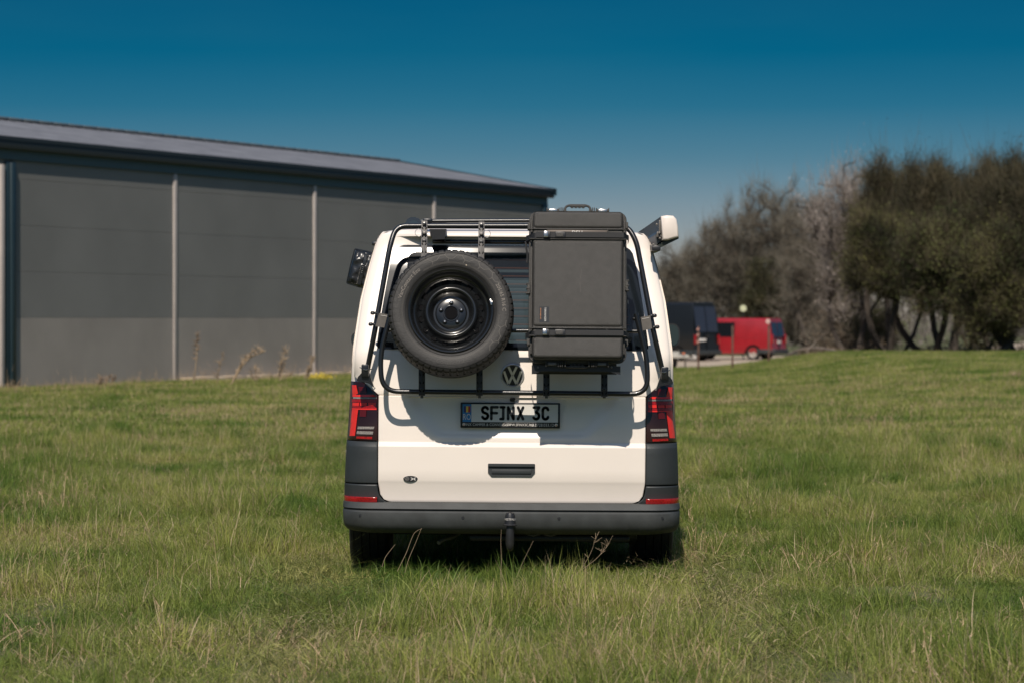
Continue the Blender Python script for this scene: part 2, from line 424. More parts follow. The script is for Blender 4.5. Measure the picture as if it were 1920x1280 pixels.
def frit_grid():
    vs = []; cols = None
    for z in zz:
        g = lerp_tab(GLz, z); i_ = inner(z); xs = [-g, -(g + i_) / 2, -i_] + [-i_ + 2 * i_ * k / 12 for k in range(1, 12)] + [i_, (g + i_) / 2, g]
        vs.append([(x, S(x, z) - .004, z) for x in xs])
    return vs
G = frit_grid(); n = len(G[0]); V = [p for r in G for p in r]; FF = []; MM = []
for i in range(len(G) - 1):
    zc = (zz[i] + zz[i + 1]) / 2
    for j in range(n - 1):
        mid = 2 <= j < n - 3 and zi0 < zc < zi1
        FF.append([i * n + j, i * n + j + 1, (i + 1) * n + j + 1, (i + 1) * n + j]); MM.append(1 if mid else 0)
fm = MB(); fm.add(V, [f for f, m_ in zip(FF, MM) if m_ == 0]); rw = fm.build('rear_window', M['frit'], van)
gm = MB(); gm.add(V, [f for f, m_ in zip(FF, MM) if m_ == 1]); gm.build('pane', M['glass'], rw)
for py in range(488, 644, 15):
    z = zr(py, lerp_tab(YR, py)); i_ = inner(z) - .01; hm = MB()
    hm.add([(x, S(x, z) - .0055, z + dz) for x in [-i_ + 2 * i_ * k / 16 for k in range(17)] for dz in (-.0006, .0006)], [[2 * k, 2 * k + 2, 2 * k + 3, 2 * k + 1] for k in range(16)])
    hm.build('heater_wire', M['heater'], rw, smooth=False)
blo = MB().box((0, .455, 1.85), (1.3, .02, .05), bev=.005).build('window_blind', M['blind'], van)
for k in range(13):
    z = 1.30 + k * .042
    MB().box((0, .27 + (z - 1.25) * .30, z), (1.25, .008, .0412), bev=.0015).build('slat', M['blind'], blo)
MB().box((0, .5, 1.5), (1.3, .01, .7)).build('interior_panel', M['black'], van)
# third brake light under the spoiler
x0, z0 = L(811, 449.5, .34); x1, z1 = L(1112, 459, .34)
MB().box(((x0 + x1) / 2, S(0, (z0 + z1) / 2) + .002, (z0 + z1) / 2), (x1 - x0, .018, z0 - z1), bev=.004).build('brake_light', M['reddark'], van)
# lights
def light(side):
    sx = 1 if side > 0 else -1
    rows = []
    for p, hin in [(717, 291), (718.5, 284), (722, 275), (730, 265), (738, 256), (744, 251.5), (760, 251.5), (780, 251.5), (800, 251.5), (820, 251.5), (827.5, 251.5)]:
        z = zr(p, lerp_tab(YR, p)); xi = hin * (D + .13) / F; xo = HW(z) * .9992
        rows.append((z, xi if sx > 0 else -xo, xo if sx > 0 else -xi))
    rows = rows[::-1]
    o = patch(MB(), rows, 14, off=.004, t=.03).build('tail_light', M['reddark'], van)
    def q(name, pts, m, off=.008, **k):
        if sx > 0: pts = [(960.5 * 2 - p[0], p[1]) for p in pts]; pts = [pts[1], pts[0], pts[3], pts[2]]
        # remove roll: photo pixels of the left lamp shifted for the right one
        if sx > 0: pts = [(p[0] + 0, p[1] + 4.2) for p in pts]
        quadS(MB(), pts, off, **k).build(name, m, o)
    q('lens_bar', [(660, 721), (668, 721), (672, 740), (661, 740)], M['red'])
    q('lens_bar', [(661, 739), (700, 739), (705, 743), (661, 743)], M['red'])
    q('clear_strip', [(662, 743.3), (706, 744.2), (706, 747), (662, 746.4)], M['clear'])
    q('lens_band', [(660, 747), (706, 747.6), (706, 754), (660, 753)], M['redband'])
    for a, b in ((661, 673.5), (675, 688), (690, 705.5)):
        q('lens_block', [(a, 754), (b, 754.3), (b - .6, 760), (a - .4, 759.6)], M['red'])
    q('lens_band', [(660, 760), (706, 760.6), (706, 764.6), (660, 763)], M['redband'])
    q('lens_rim', [(660, 764), (706, 764.8), (706, 767.4), (660, 766.6)], M['red'])
    q('lens_bar', [(660, 767), (671.5, 767), (665.5, 816), (655.5, 816)], M['red'])
    q('lens_edge', [(657, 721), (659.4, 721), (659.4, 790), (654.5, 815)], M['reddim'])
    q('inner_lamp', [(672, 724), (686, 725), (688, 737), (674, 736)], M['reddim'])
    q('inner_lamp', [(675, 768), (687, 768), (686, 780.5), (674, 780)], M['reddim'])
    q('reversing_lamp', [(671, 798.5), (702, 799), (701, 803.5), (670, 803.5)], M['clear'])
    q('reversing_lamp', [(669.5, 807), (700, 808), (699, 813.5), (668.5, 812.5)], M['clear'])
    q('fog_lamp', [(668.5, 817), (698, 818), (697.5, 822.5), (668, 821)], M['redband'])
    return o
light(-1); light(1)
# grey corner trims and bumper
for sx in (-1, 1):
    rows = []
    for p in (829, 831, 837, 839, 850, 870, 890, 905, 907.5):
        z = zr(p, .1); xi = 251.5 * (D + .13) / F; xo = HW(z) * .9995; rows.append((z, xi if sx > 0 else -xo, xo if sx > 0 else -xi))
    patch(MB(), rows[::-1], 14, off=.006, t=.03, edge=.004).build('corner_trim', M['plastic'], van)
    rows = []
    for p in (909.5, 912, 920, 927, 933, 938, 944):
        z = zr(p, .1); xi = lerp_tab([(909, 251.5), (925, 250), (933, 246.5), (938, 241.5), (944, 232)], p) * (D + .13) / F; xo = HW(z) * .9999; rows.append((z, xi if sx > 0 else -xo, xo if sx > 0 else -xi))
    patch(MB(), rows[::-1], 14, off=.018, t=.06, edge=.006).build('bumper_corner', M['plastic'], van)
bp = [(942, .118, 315), (942.6, .06, 315.5), (944, .030, 316), (955, .006, 316.5), (956, .010, 316.4), (956.8, .020, 315), (958.2, .020, 315), (959, .008, 316), (962, .0, 316.2), (972, -.002, 316), (984, .006, 315), (991, .018, 313), (996, .038, 309), (999, .065, 300), (1001, .12, 285)]
bs = []
for p, y, h in bp[::-1]:
    z = zr(p, max(y, 0)); bs.append((z, h * (D + .18) / F, y, .70, 0., .56, .004))
bump = shell(MB(), bs, None).build('bumper', M['plastic2'], van)
for sx in (-1, 1):
    rows = []
    for p in (934.5, 945.5):
        z = zr(p - 1.0, .06); xi = 252.5 * (D + .06) / F; xo = HW(z) * .9995; rows.append((z, xi if sx > 0 else -xo, xo if sx > 0 else -xi))
    patch(MB(), rows[::-1], 12, off=.060, t=.07, edge=.002).build('reflector', M['redband'], bump)
for px, py in ((675, 966), (868, 969.5), (1048, 971), (1242, 971)):
    hw = 316 * (D + .18) / F; x, z = L(px, py, .02); y = S(x, z, hw, -.001)
    mb = MB(); mb.lathe([(0, -.003), (.0075, -.003), (.0085, -.001), (.0085, .01)], 16, mtx=Matrix.Translation((x, y, z))); mb.build('parking_sensor', M['matblack'], bump)
# scoop handle
x0, z0 = L(915, 869, .08); x1, z1 = L(1003, 893, .08); yh = .074
hb = MB(); hb.prism([(x0, z0), (x1, z0), (x1, z1 + .022), (x1 - .020, z1), (x0 + .020, z1), (x0, z1 + .022)], yh - .004, yh + .03)
hb.prism([(x0 + .002, z0 + .003), (x1 - .002, z0 + .003), (x1 - .002, z0 - .012), (x0 + .002, z0 - .012)], yh - .016, yh)
hb.box(((x0 + x1) / 2, yh - .006, (z0 + z1) / 2 - .006), ((x1 - x0) * .84, .008, (z0 - z1) * .36), bev=.003)
hb.build('tailgate_handle', M['plastic'], tail)
# OX badge
x, z = L(769.5, 897, .08); y = S(x, z) - .003
bd = MB(); bd.v = []; n = 32
bd.prism([(x + .040 * math.cos(2 * PI * k / n), z + .0165 * math.sin(2 * PI * k / n)) for k in range(n)], y, y + .01)
ob = bd.build('badge', M['ink'], tail)
sm = MB()
v1 = [(x - .019 + .0115 * math.cos(2 * PI * k / 16), z + .0062 * math.sin(2 * PI * k / 16)) for k in range(17)]
v2, f2 = strokes([v1, [(x + .003, z + .0065), (x + .028, z - .0065)], [(x + .003, z - .0065), (x + .028, z + .0065)]], .0042)
sm.add([(p[0], y - .0012, p[1]) for p in v2], f2); sm.build('badge_lettering', M['print'], ob, smooth=False)
# round emblem
x, z = L(961, 703, .1); y = S(x, z) - .004; r = .0655
tl = Matrix.Translation((x, y, z)) @ Matrix.Rotation(R(4), 4, 'X')
em = MB(); em.lathe([(0, -.006), (r * .84, -.006), (r * .86, -.010), (r * .92, -.013), (r * .98, -.009), (r, 0), (r, .01)], 48, mtx=tl)
em.m = [0 if i < 48 else 1 for i in range(len(em.f))]
eo = em.build('emblem', [M['ink'], M['chrome']], tail)
lm = MB(); a = r * .84
vl = [[(-.42 * a, .88 * a), (0, .04 * a), (.42 * a, .88 * a)], [(-.86 * a, .42 * a), (-.40 * a, -.84 * a), (0, -.04 * a), (.40 * a, -.84 * a), (.86 * a, .42 * a)]]
for ln in vl:
    for p, q in zip(ln, ln[1:]):
        p = Vector((p[0], 0, p[1])); q = Vector((q[0], 0, q[1])); d = (q - p).normalized(); nn = Vector((-d.z, 0, d.x)) * .0065
        if d.length:
            vs = [p + nn, p - nn, q - nn, q + nn]
            lm.add([(v.x, -.007, v.z) for v in vs] + [(v.x * 1. - (v.x - (p.x + q.x) / 2) * .04, -.0125, v.z) for v in vs], [[4, 5, 6, 7], [0, 1, 5, 4], [1, 2, 6, 5], [2, 3, 7, 6], [3, 0, 4, 7]], mtx=tl)
lm.build('emblem_lettering', M['chrome'], eo, smooth=False)
# camera eye, number plate
x, z = L(961, 748.5, .1); MB().box((x, .095, z), (.030, .03, .020), bev=.006).build('reversing_camera', M['matblack'], tail)
xa, za = L(863.5, 755, .085); xb, zb = L(1050, 801, .085)
zc = (za + zb) / 2; xc = (xa + xb) / 2; pw, ph = xb - xa, .140
PMx = Matrix.Translation((xc, .088, zc))
pl = MB(); pl.box((0, 0, 0), (pw, .014, ph), bev=.004, mtx=PMx); plo = pl.build('number_plate', M['ink'], van)
k = pw / 187.0                                            # metres per photo pixel on the plate
def pp(px, py): return ((px - 957) * k, (778.3 - py) * k)
def flat(mb, poly, y=-.0085, m=0): mb.add([(p[0], y, p[1]) for p in poly], [list(range(len(poly)))[::1]], m, PMx); return mb
def rect(a, b, c, d): return [pp(a, d), pp(c, d), pp(c, b), pp(a, b)]
flat(MB(), rect(867.5, 757.5, 1046.5, 791)).build('plate_face', M['plate'], plo, smooth=False)
flat(MB(), rect(867.5, 757.5, 884, 791), -.0092).build('country_band', M['eu'], plo, smooth=False)
fl = MB(); flat(fl, rect(870, 761.5, 874, 773), -.0098, 0); flat(fl, rect(874, 761.5, 878, 773), -.0098, 1); flat(fl, rect(878, 761.5, 882, 773), -.0098, 2)
fl.build('flag', [M['fblue'], M['fyel'], M['fred']], plo, smooth=False)
def ptext(name, body, size, px, py, m, y=-.0102, sx=1., mtx=PMx, par=plo, rz=0):
    v, f = text_mesh(body, size); c = pp(px, py); mb = MB()
    mb.add([(c[0] + p[0] * sx, y, c[1] + p[1]) for p in v], f, 0, mtx); return mb.build(name, m, par, smooth=False)
ptext('country_code', 'RO', .046, 875.6, 782, M['print'], sx=.72)
ptext('frame_text', 'SFINX CAMPER & CONVERSION', .0205, 913, 796, M['print'], y=-.0085, sx=.92)
ptext('frame_text', 'WWW.SFINX3C.RO', .0195, 974, 796, M['print'], y=-.0085, sx=.92)
ptext('frame_text', 'tel.0728.033.124', .023, 1018.5, 796.2, M['print'], y=-.0085, sx=.92)
for px in (870, 1043.5):
    c = pp(px, 795.5); mb = MB(); mb.disc(c, .008, 16, 0, PMx, -.0086); mb.disc((c[0], c[1] - .003), .004, 12, 1, PMx, -.0089); mb.build('frame_emblem', [M['print'], M['orange']], plo, smooth=False)
def arc(cx, cz, rx, rz, a0, a1, n=7): return [(cx + rx * math.cos(R(a0 + (a1 - a0) * i / n)), cz + rz * math.sin(R(a0 + (a1 - a0) * i / n))) for i in range(n + 1)]
GLY = {  # letters in a box 0..1 wide, 0..2 tall
 'S': [arc(.5, 1.5, .5, .5, 20, 180) + arc(.5, 1.0 + .45, .5, .5, 190, 255)[0:0] + [(.0, 1.45), (.12, 1.15), (.5, 1.0)] + [(.88, .85), (1, .55)] + arc(.5, .5, .5, .5, 0, -160)],
 'F': [[(0, 0), (0, 2), (1, 2)], [(0, 1.0), (.9, 1.0)]],
 'I': [[(0.05, 2), (.75, 2)], [(.55, 2), (.55, 0), (0, 0)]],
 'N': [[(0, 0), (0, 2), (.95, 0), (.95, 2)]],
 'X': [[(0, 0), (1, 2)], [(0, 2), (1, 0)]],
 '3': [[(0, 2), (1, 2), (.42, 1.15), (.55, 1.15)] + arc(.45, .57, .55, .57, 75, -150)],
 'C': [arc(.5, 1.5, .5, .5, 10, 180) + arc(.5, .5, .5, .5, 180, 350)]}
for ch, a, b in (('S', 904.5, 915), ('F', 921.5, 933), ('I', 938.5, 948), ('N', 953, 963.5), ('X', 971.5, 981), ('3', 1001, 1011), ('C', 1018, 1028)):
    p0 = pp(a, 785); p1 = pp(b, 763)
    lines = [[(p0[0] + (p1[0] - p0[0]) * q[0], p0[1] + (p1[1] - p0[1]) * q[1] / 2) for q in ln] for ln in GLY[ch]]
    v, f = strokes(lines, .0150); mb = MB(); mb.add([(p[0], -.0100, p[1]) for p in v], f, 0, PMx); mb.build('plate_letter', M['ink'], plo, smooth=False)
# mirrors
for sx, px0, px1, py0, py1 in ((1, 1240, 1275, 606, 651), (-1, 658.5, 690, 622, 650)):
    a = L3(px0, py0, 3.6); b = L3(px1, py1, 3.6); c = (a + b) / 2
    mb = MB(); nn = 28
    poly = [(c.x + abs(b.x - a.x) / 2 * math.copysign(abs(math.cos(2 * PI * k_ / nn)) ** .7, math.cos(2 * PI * k_ / nn)), c.z + abs(a.z - b.z) / 2 * math.copysign(abs(math.sin(2 * PI * k_ / nn)) ** .8, math.sin(2 * PI * k_ / nn))) for k_ in range(nn)]
    mb.prism(poly, 3.6, 3.72); mo = mb.build('door_mirror', M['matblack'], van)
    mb = MB(); mb.prism([(c.x + (p[0] - c.x) * .86, c.z + (p[1] - c.z) * .88) for p in poly], 3.594, 3.6); mb.build('mirror_glass', mat('mirror_glass', (.02, .035, .04), .1), mo)
x, z = L(664, 629, .95)
# side windows
for sx in (-1, 1):
    for y0, y1 in ((.7, 1.9), (2.0, 3.1)):
        mb = MB(); vs = []
        for zc_ in (1.22, 1.32, 1.42, 1.5, 1.56, 1.62, 1.66):
            for yy in (y0, y1): vs.append((sx * (HW(zc_) + .007), yy, zc_))
        fs = [[2 * i, 2 * i + 1, 2 * i + 3, 2 * i + 2] for i in range(6)]
        mb.add(vs, fs if sx < 0 else [f[::-1] for f in fs]); mb.build('side_window', M['darkglass'], van)
# wheels
def tyre_prof(Rr, w_, rim=.215, rib=.008):
    h = w_ / 2
    p = [(rim, -h * .80), (rim + .012, -h * .90), (rim + .03, -h * .96), (Rr * .82, -h), (Rr * .90, -h * .985), (Rr * .955, -h * .93), (Rr * .975, -h * .87), (Rr * .988, -h * .78)]
    xs = [-.78, -.72, -.70, -.45, -.43, -.38, -.36, -.06, -.04, .04, .06, .36, .38, .43, .45, .70, .72, .78]
    deep = {3, 4, 5, 6}; tr = []
    for a, b in ((-.76, -.44), (-.39, -.05), (.0, .34), (.39, .76)):
        tr += [(Rr - .004 - rib, a * h - .001), (Rr - .002 - .006 * a * a, a * h), (Rr - .002 - .006 * b * b, b * h), (Rr - .004 - rib, b * h + .001)]
    p2 = [(r_, -y_) for r_, y_ in p[::-1]]
    return p + tr + p2
for (wx, wy) in ((-.812, .97), (.812, .97), (-.812, 3.97), (.812, 3.97)):
    wh = MB(); mt = Matrix.Translation((wx, wy, .338)) @ Matrix.Rotation(R(90), 4, 'Z')
    wh.lathe(tyre_prof(.338, .236), 72, mtx=mt); wo_ = wh.build('wheel', M['rubber'], van)
    rm = MB(); rm.lathe([(0, -.03), (.1, -.035), (.16, -.06), (.2, -.075), (.215, -.09), (.215, .09), (.2, .08), (.17, .03), (0, .03)], 32, mtx=mt); rm.build('rim', M['rim'], wo_)
# underside
ub = MB(); ub.box((0, 2.5, .30), (1.45, 4.0, .16)); ub.box((0, .35, .33), (1.2, .3, .09), bev=.02); ub.build('underbody', M['black'], van)
a = L3(880, 1001, .25); b = L3(1180, 1015, .25)
MB().box(((a.x + b.x) / 2, .25, (a.z + b.z) / 2), (b.x - a.x, .06, abs(a.z - b.z)), bev=.01).build('tow_bar_beam', M['matblack'], van)
MB().tube(curve([L3(862, 998, .4), L3(848, 1006, .32), L3(832, 1011, .24), L3(822, 1017, .2)], 5), .011, 10).build('exhaust_pipe', mat('dull_steel', (.2, .19, .17), .5, metal=.6), van)
ms = MB(); q = L3(1150, 994, .3); ms.lathe([(0, -.14), (.06, -.13), (.07, -.1), (.07, .1), (.06, .13), (0, .14)], 24, mtx=Matrix.Translation((q.x, .35, q.z)) @ Matrix.Rotation(R(90), 4, 'Z')); ms.build('silencer', M['matblack'], van)
br = MB()
for px in (1000, 1032): br.tube([L3(px - 12, 1001, .18), L3(px, 1004, .18), L3(px + 12, 1001, .18)], .004, 6)
br.build('beam_bracket', M['alu'], van)
tb = MB(); q = L3(956.5, 960, -.09); mt = Matrix.Translation((q.x, -.075, 0))
zt = L(956, 960, -.09)[1]; zf = L(956, 985, -.09)[1]; zbm = L(956, 1031, -.09)[1]
rot = Matrix.Rotation(R(90), 4, 'X')
def vlathe(mb, prof, n=24, at=(0, 0), m=0):               # (r,z)
    vs = [(at[0] + r * math.cos(2 * PI * j / n), at[1] + r * math.sin(2 * PI * j / n), z) for r, z in prof for j in range(n)]
    fs = [[i * n + j, i * n + (j + 1) % n, (i + 1) * n + (j + 1) % n, (i + 1) * n + j] for i in range(len(prof) - 1) for j in range(n)]
    mb.add(vs, fs, m); return mb
vlathe(tb, [(.0, zbm), (.012, zbm + .002), (.020, zbm + .012), (.0245, zbm + .035), (.0235, zf - .04), (.020, zf - .012), (.020, zf + .002)], at=(q.x, -.075))
tb.tube(curve([(q.x, -.075, zbm + .03), (q.x, -.02, zbm + .01), (q.x, .08, zbm + .03), (q.x, .2, zbm + .06)], 5), .022, 12)
tbo = tb.build('tow_hook', mat('tow_hook_steel', (.035, .035, .037), .35, metal=.5, var=.2, vscale=20), van)
tcp = MB(); vlathe(tcp, [(.036, zf), (.037, zf + .004), (.031, zf + .010), (.0295, zf + .03), (.027, zt - .018), (.022, zt - .004), (.012, zt + .002), (0, zt + .003)], at=(q.x, -.075))
tco = tcp.build('tow_ball_cap', M['matblack'], tbo)
v, f = text_mesh('WESTFALIA', .0165); mb = MB(); rr = .0304
mb.add([(q.x + rr * math.sin(p[0] / rr), -.075 - rr * math.cos(p[0] / rr), zf + .033 + p[1] + .002) for p in v], f); mb.build('cap_lettering', M['print'], tco, smooth=False)
# small latch by the driver's side pillar, roof-side knob
q = L3(709, 457, .62); kn = MB(); kn.box(q + Vector((-.01, 0, 0)), (.05, .09, .022), bev=.009, rot=Matrix.Rotation(R(-8), 3, 'Y')); kn.box(q + Vector((.0, 0, -.022)), (.024, .06, .016), bev=.006); kn.build('roof_gutter_clamp', M['tube'], van)

# ================================================================== REAR RACK
rack = empty('rear_rack', 'black tubular rear rack bolted to the tailgate, holding the tyre and the case', 'rack', VM, (0, -.05, 1.05))
RY = lambda py: lerp_tab([(410, .18), (430, .16), (600, .02), (700, .03), (742, -.06)], py)
def rp(px, py, y=None): return L3(px, py, RY(py) if y is None else y)
outer = [rp(686, 707, .07), rp(702, 625, .02), rp(731, 462, .10), rp(743, 424, .14), rp(1176, 424, .14), rp(1193, 452, .11), rp(1226, 625, .02), rp(1246, 712, .07)]
tb = MB(); tb.tube(fillet(outer, [.10, .12, .2, .2, .12, .10], 10), .0148, 14); tb.build('outer_hoop', M['tube'], rack)
inn = [rp(732, 588, -.045), rp(712, 668, -.05), rp(717, 733, -.06), rp(1214, 738, -.06), rp(1214, 675, -.05), rp(1192, 588, -.045)]
tb = MB(); tb.tube(fillet(inn, [.12, .15, .15, .12], 12), .0142, 14); ih = tb.build('inner_hoop', M['tube'], rack)
tb = MB(); tb.tube([rp(722, 619, -.03), rp(1200, 621, -.03)], .0115, 12); tb.build('cross_bar', M['tube'], rack)
tb = MB(); tb.tube([rp(800, 415, .30), rp(1000, 414, .30), rp(1150, 416, .30)], .012, 12)
tb.box(rp(802, 415, .30), (.055, .05, .026), bev=.006); tb.build('top_bar', M['tube'], rack)
for pts in ([(711, 587), (729, 590), (724.5, 615), (704, 612)], [(1201, 595), (1219, 591.5), (1222.5, 616), (1205, 620)]):
    mb = MB(); mb.prism([tuple(L(p[0], p[1], -.015)) for p in pts], -.030, .01); po = mb.build('clamp_plate', M['alu'], rack)
    a, b = Vector(L(*pts[0], -.03)), Vector(L(*pts[1], -.03)); a.y -= .012; b.y -= .012
    d = (b - a); a, b = a + d * .15, b - d * .1
    MB().add([(a.x, -.0325, a.y), (b.x, -.0325, b.y), (b.x, -.0325, b.y + .0022), (a.x, -.0325, a.y + .0022)], [[0, 1, 2, 3]]).build('plate_edge_mark', M['print'], po, smooth=False)
bo = [(699, 587), (695.5, 608), (1227, 592), (1232, 613), (1190, 598)]
for px, py in bo:
    sx = 1 if px > 1200 else -1
    mb = MB(); q = rp(px, py, .0); mt = Matrix.Translation(q) @ Matrix.Rotation(R(-90 if sx < 0 else 90), 4, 'Z')
    mb.lathe([(0, -.014), (.007, -.012), (.0105, -.006), (.0105, .004), (.007, .010), (.007, .020)], 14, mtx=mt @ Matrix.Rotation(PI, 4, 'Z') if False else mt); mb.build('bolt', M['tube'], rack)
# feet above the lamps
for sx, px in ((-1, 685), (1, 1246)):
    dy = 0 if sx < 0 else 5; mb = MB()
    def fp(a, b): return tuple(L(px + a * (-sx), b + dy, .05))
    mb.prism([fp(-5, 682), fp(5, 684), fp(8, 700), fp(17, 726), fp(6, 716), fp(-15, 712), fp(-14, 706), fp(-5, 696)], .03, .075)
    mb.prism([fp(-15, 709), fp(8, 715), fp(17, 726), fp(8, 718), fp(-15, 713)], .0, .09)
    mb.box(Vector((fp(0, 694)[0], .035, fp(0, 694)[1])), (.040, .05, .07), bev=.006); fo = mb.build('mounting_foot', M['tube'], rack)
    mb = MB(); a = fp(-10, 688); b = fp(13, 691)
    mb.tube([(a[0], .03, a[1]), ((a[0] + b[0]) / 2, .0, (a[1] + b[1]) / 2 - .01), (b[0], .03, b[1])], .0028, 6); mb.build('pin', M['steel'], fo)
# perforated uprights for the tyre and for the case tray
def strip(ptop, pbot, ytop, ybot, wpx, m, name='upright'):
    a = rp(*ptop, ytop); b = rp(*pbot, ybot); d = (b - a); ln = d.length; d.normalize(); zax = -d; xax = Vector((1, 0, 0)); yax = zax.cross(xax).normalized(); xax = yax.cross(zax)
    mt = Matrix((xax, yax, zax)).transposed().to_4x4(); mt.translation = (a + b) / 2
    ww = wpx * 15.7 / F; mb = MB()
    mb.box((0, 0, 0), (ww, .020, ln), mtx=mt, bev=.002); mb.box((0, -.012, 0), (ww * .22, .006, ln * .99), mtx=mt, bev=.001)
    o = mb.build(name, m, rack); hb_ = MB(); nn = int(ln / .045)
    for i in range(nn):
        for sx in (-1, 1):
            q = Matrix.Rotation(R(25 * sx), 4, 'Y'); zc_ = ln / 2 - .045 - i * .045
            hb_.box((sx * ww * .28, -.0103, zc_), (.006, .0012, .014), mtx=mt, rot=q.to_3x3())
    hb_.build('strip_holes', M['black'], o, smooth=False, kind='stuff'); return o, mt, ln
for a, b in (((796, 415), (795, 500)), ((903, 417), (902, 500))):
    o, mt, ln = strip(a, b, .10, .03, 11.5, M['aludark'])
    for i_, (dz, s_) in enumerate(((-.022, .011), (-.075, .010))):
        kb = MB(); kb.lathe([(0, -.022), (s_ * .7, -.021), (s_, -.014), (s_, -.002), (s_ * .8, 0)], 16, mtx=mt @ Matrix.Translation((0, -.010, ln / 2 + dz))); kb.build('knob', M['tube' if i_ == 0 else 'alu'], o)
    sg = -1 if a[0] < 850 else 1
    rg = MB(); c = mt @ Vector((sg * .030, -.028, ln / 2 - .076)); rg.tube([(c.x + .020 * math.cos(2 * PI * k_ / 24), c.y, c.z + .020 * math.sin(2 * PI * k_ / 24)) for k_ in range(24)], .0014, 6, closed=True); rg.build('ring', M['steel'], o)
    kb = MB(); kb.box((0, -.012, ln / 2 - .115), (.024, .016, .016), mtx=mt, bev=.003); kb.build('stop_block', M['matblack'], o)
for a, b in (((791, 640), (791, 741)), ((899, 640), (899, 741))): strip(a, b, -.055, -.085, 12, M['matblack'])  # lower ends of the aluminium strips, black colour stands in for their shade
for a, b in (((1024.5, 660), (1024.5, 742)), ((1133, 660), (1133, 743))): strip(a, b, -.055, -.085, 12, M['matblack'])  # posts below the case, shade on them painted as matt black
for px in (791, 899, 1024.5, 1133):
    kb = MB(); q = rp(px, 729, -.10); kb.lathe([(0, -.010), (.007, -.009), (.009, 0), (.009, .01)], 14, mtx=Matrix.Translation(q)); kb.build('bolt', M['tube'], rack)
    kb = MB(); q = rp(px, 743.5, -.07); kb.box(q, (.016, .014, .014), bev=.002); kb.build('strip_end_clip', M['aludark'], rack)
# wheel carrier arm and hub plate behind the tyre
mb = MB(); mb.box(rp(846, 560, -.03), (.30, .02, .05), bev=.004); mb.box(rp(846, 640, -.05), (.36, .02, .05), bev=.004); mb.build('wheel_carrier', M['matblack'], rack)
mb = MB(); q = rp(846, 585, -.08); mb.lathe([(0, -.04), (.04, -.04), (.04, .06), (0, .06)], 20, mtx=Matrix.Translation(q)); mb.build('carrier_hub', M['matblack'], rack)
# case tray
mb = MB(); c = [L(p[0], p[1], -.28) for p in ((997, 684), (1163, 686), (1163, 702), (1141, 696), (1016, 695), (997, 701))]
mb.prism([tuple(p) for p in c], -.30, -.292)
a = L3(1016, 695, -.29); b = L3(1141, 696, -.29); mb.box(((a.x + b.x) / 2, -.19, a.z + .0), (b.x - a.x + .02, .20, .006), bev=.002)
mb.box(((a.x + b.x) / 2, -.09, a.z + .05), (.46, .008, .14), bev=.002); tr_ = mb.build('case_tray', M['matblack'], rack)
for px in (1009, 1147):
    kb = MB(); q = L3(px, 688, -.302); kb.lathe([(0, -.004), (.005, -.003), (.006, .004)], 10, mtx=Matrix.Translation(q)); kb.build('screw', M['alu'], tr_)
mb = MB(); mb.box(rp(1080, 480, -.01), (.34, .02, .05), bev=.004); mb.box(rp(1080, 620, -.05), (.40, .02, .05), bev=.004); mb.build('case_backing_bar', M['matblack'], rack)

# roof bits: box end of a roof rack, top left; black box bracket
rr_ = empty('roof_rack', 'dark navy roof rack end bracket curving above the left roof edge', 'roof rack', VM, (-.5, .8, 1.93))
mb = MB(); pr = [(757, 432), (760, 421), (764, 412), (771, 408), (779, 408), (786, 411), (793, 418), (797, 430), (796, 436), (757, 440)]
mb.prism([tuple(L(p[0], p[1], .60)) for p in pr], .55, .66); mb.build('end_bracket', M['foam'], rr_)
mb = MB(); pr2 = [(764, 428), (767, 417), (773, 413), (779, 413), (785, 418), (789, 428)]; mb.prism([tuple(L(p[0], p[1], .54)) for p in pr2], .545, .56); mb.build('bracket_face', mat('navy_face', (.02, .035, .05), .35), rr_)
mb = MB(); mb.tube([L3(775, 420, .66), L3(775, 420, 3.0)], .02, 10); mb.box((L3(776, 424, .7).x, 1.8, 1.965), (.03, 2.3, .03), bev=.005); mb.build('side_rail', M['foam'], rr_)
mb = MB(); mb.box(L3(900, 420, .7), (.72, .04, .022), bev=.005); mb.box(L3(800, 417.5, .62), (.08, .03, .03), bev=.006); mb.build('cross_rail', mat('rail_grey', (.03, .045, .055), .35), rr_)
bx = MB(); c = [L(p[0], p[1], .26) for p in ((805, 430), (837, 430), (834, 449), (811, 450))]; bx.prism([tuple(p) for p in c], .24, .36)
bx.box(L3(812, 451.5, .27), (.007, .01, .008)); bx.box(L3(835, 451, .27), (.007, .01, .008)); bx.build('hatch_bracket', M['matblack'], rack)

# ================================================================== SPARE WHEEL
TILT = R(-11)
swc = L3(846, 588.5, -.16)
SW = VM @ Matrix.Translation(swc) @ Matrix.Rotation(TILT, 4, 'X')
sw = empty('spare_wheel', 'spare wheel with tyre on black steel rim, mounted on the rack left of the case', 'wheel', SW)
TR = 118.3 * (D - .14) / F
def shoulder(i, j):
    if i in (5, 6, 7) and j % 5 == 0: return -.007
    if i in (8, 9, 10, 11, 12, 13, 14, 15, 16) and j % 5 == 0: return -.006
    return 0
pr = tyre_prof(TR, .205, rim=.226, rib=.009)
ty = MB(); ty.lathe(pr, 280, mods=shoulder); tyo = ty.build('tyre', M['rubber'], sw, ang=28)
def side_y(r):                                            # outer sidewall position at radius r
    for (a, ya), (b, yb) in zip(pr[:8], pr[1:8]):
        if a <= r <= b: return ya + (yb - ya) * (r - a) / (b - a)
    return pr[3][1]
def curved_text(body, size, r0, ang0, flip=False, sx=1.):
    v, f = text_mesh(body, size); mb = MB(); out = []
    for p in v:
        r = r0 + (p[1] if not flip else -p[1]); a = ang0 + (p[0] * sx / r0) * (1 if not flip else -1)
        out.append((r * math.sin(a), side_y(r) - .0012, r * math.cos(a)))
    mb.add(out, f); return mb
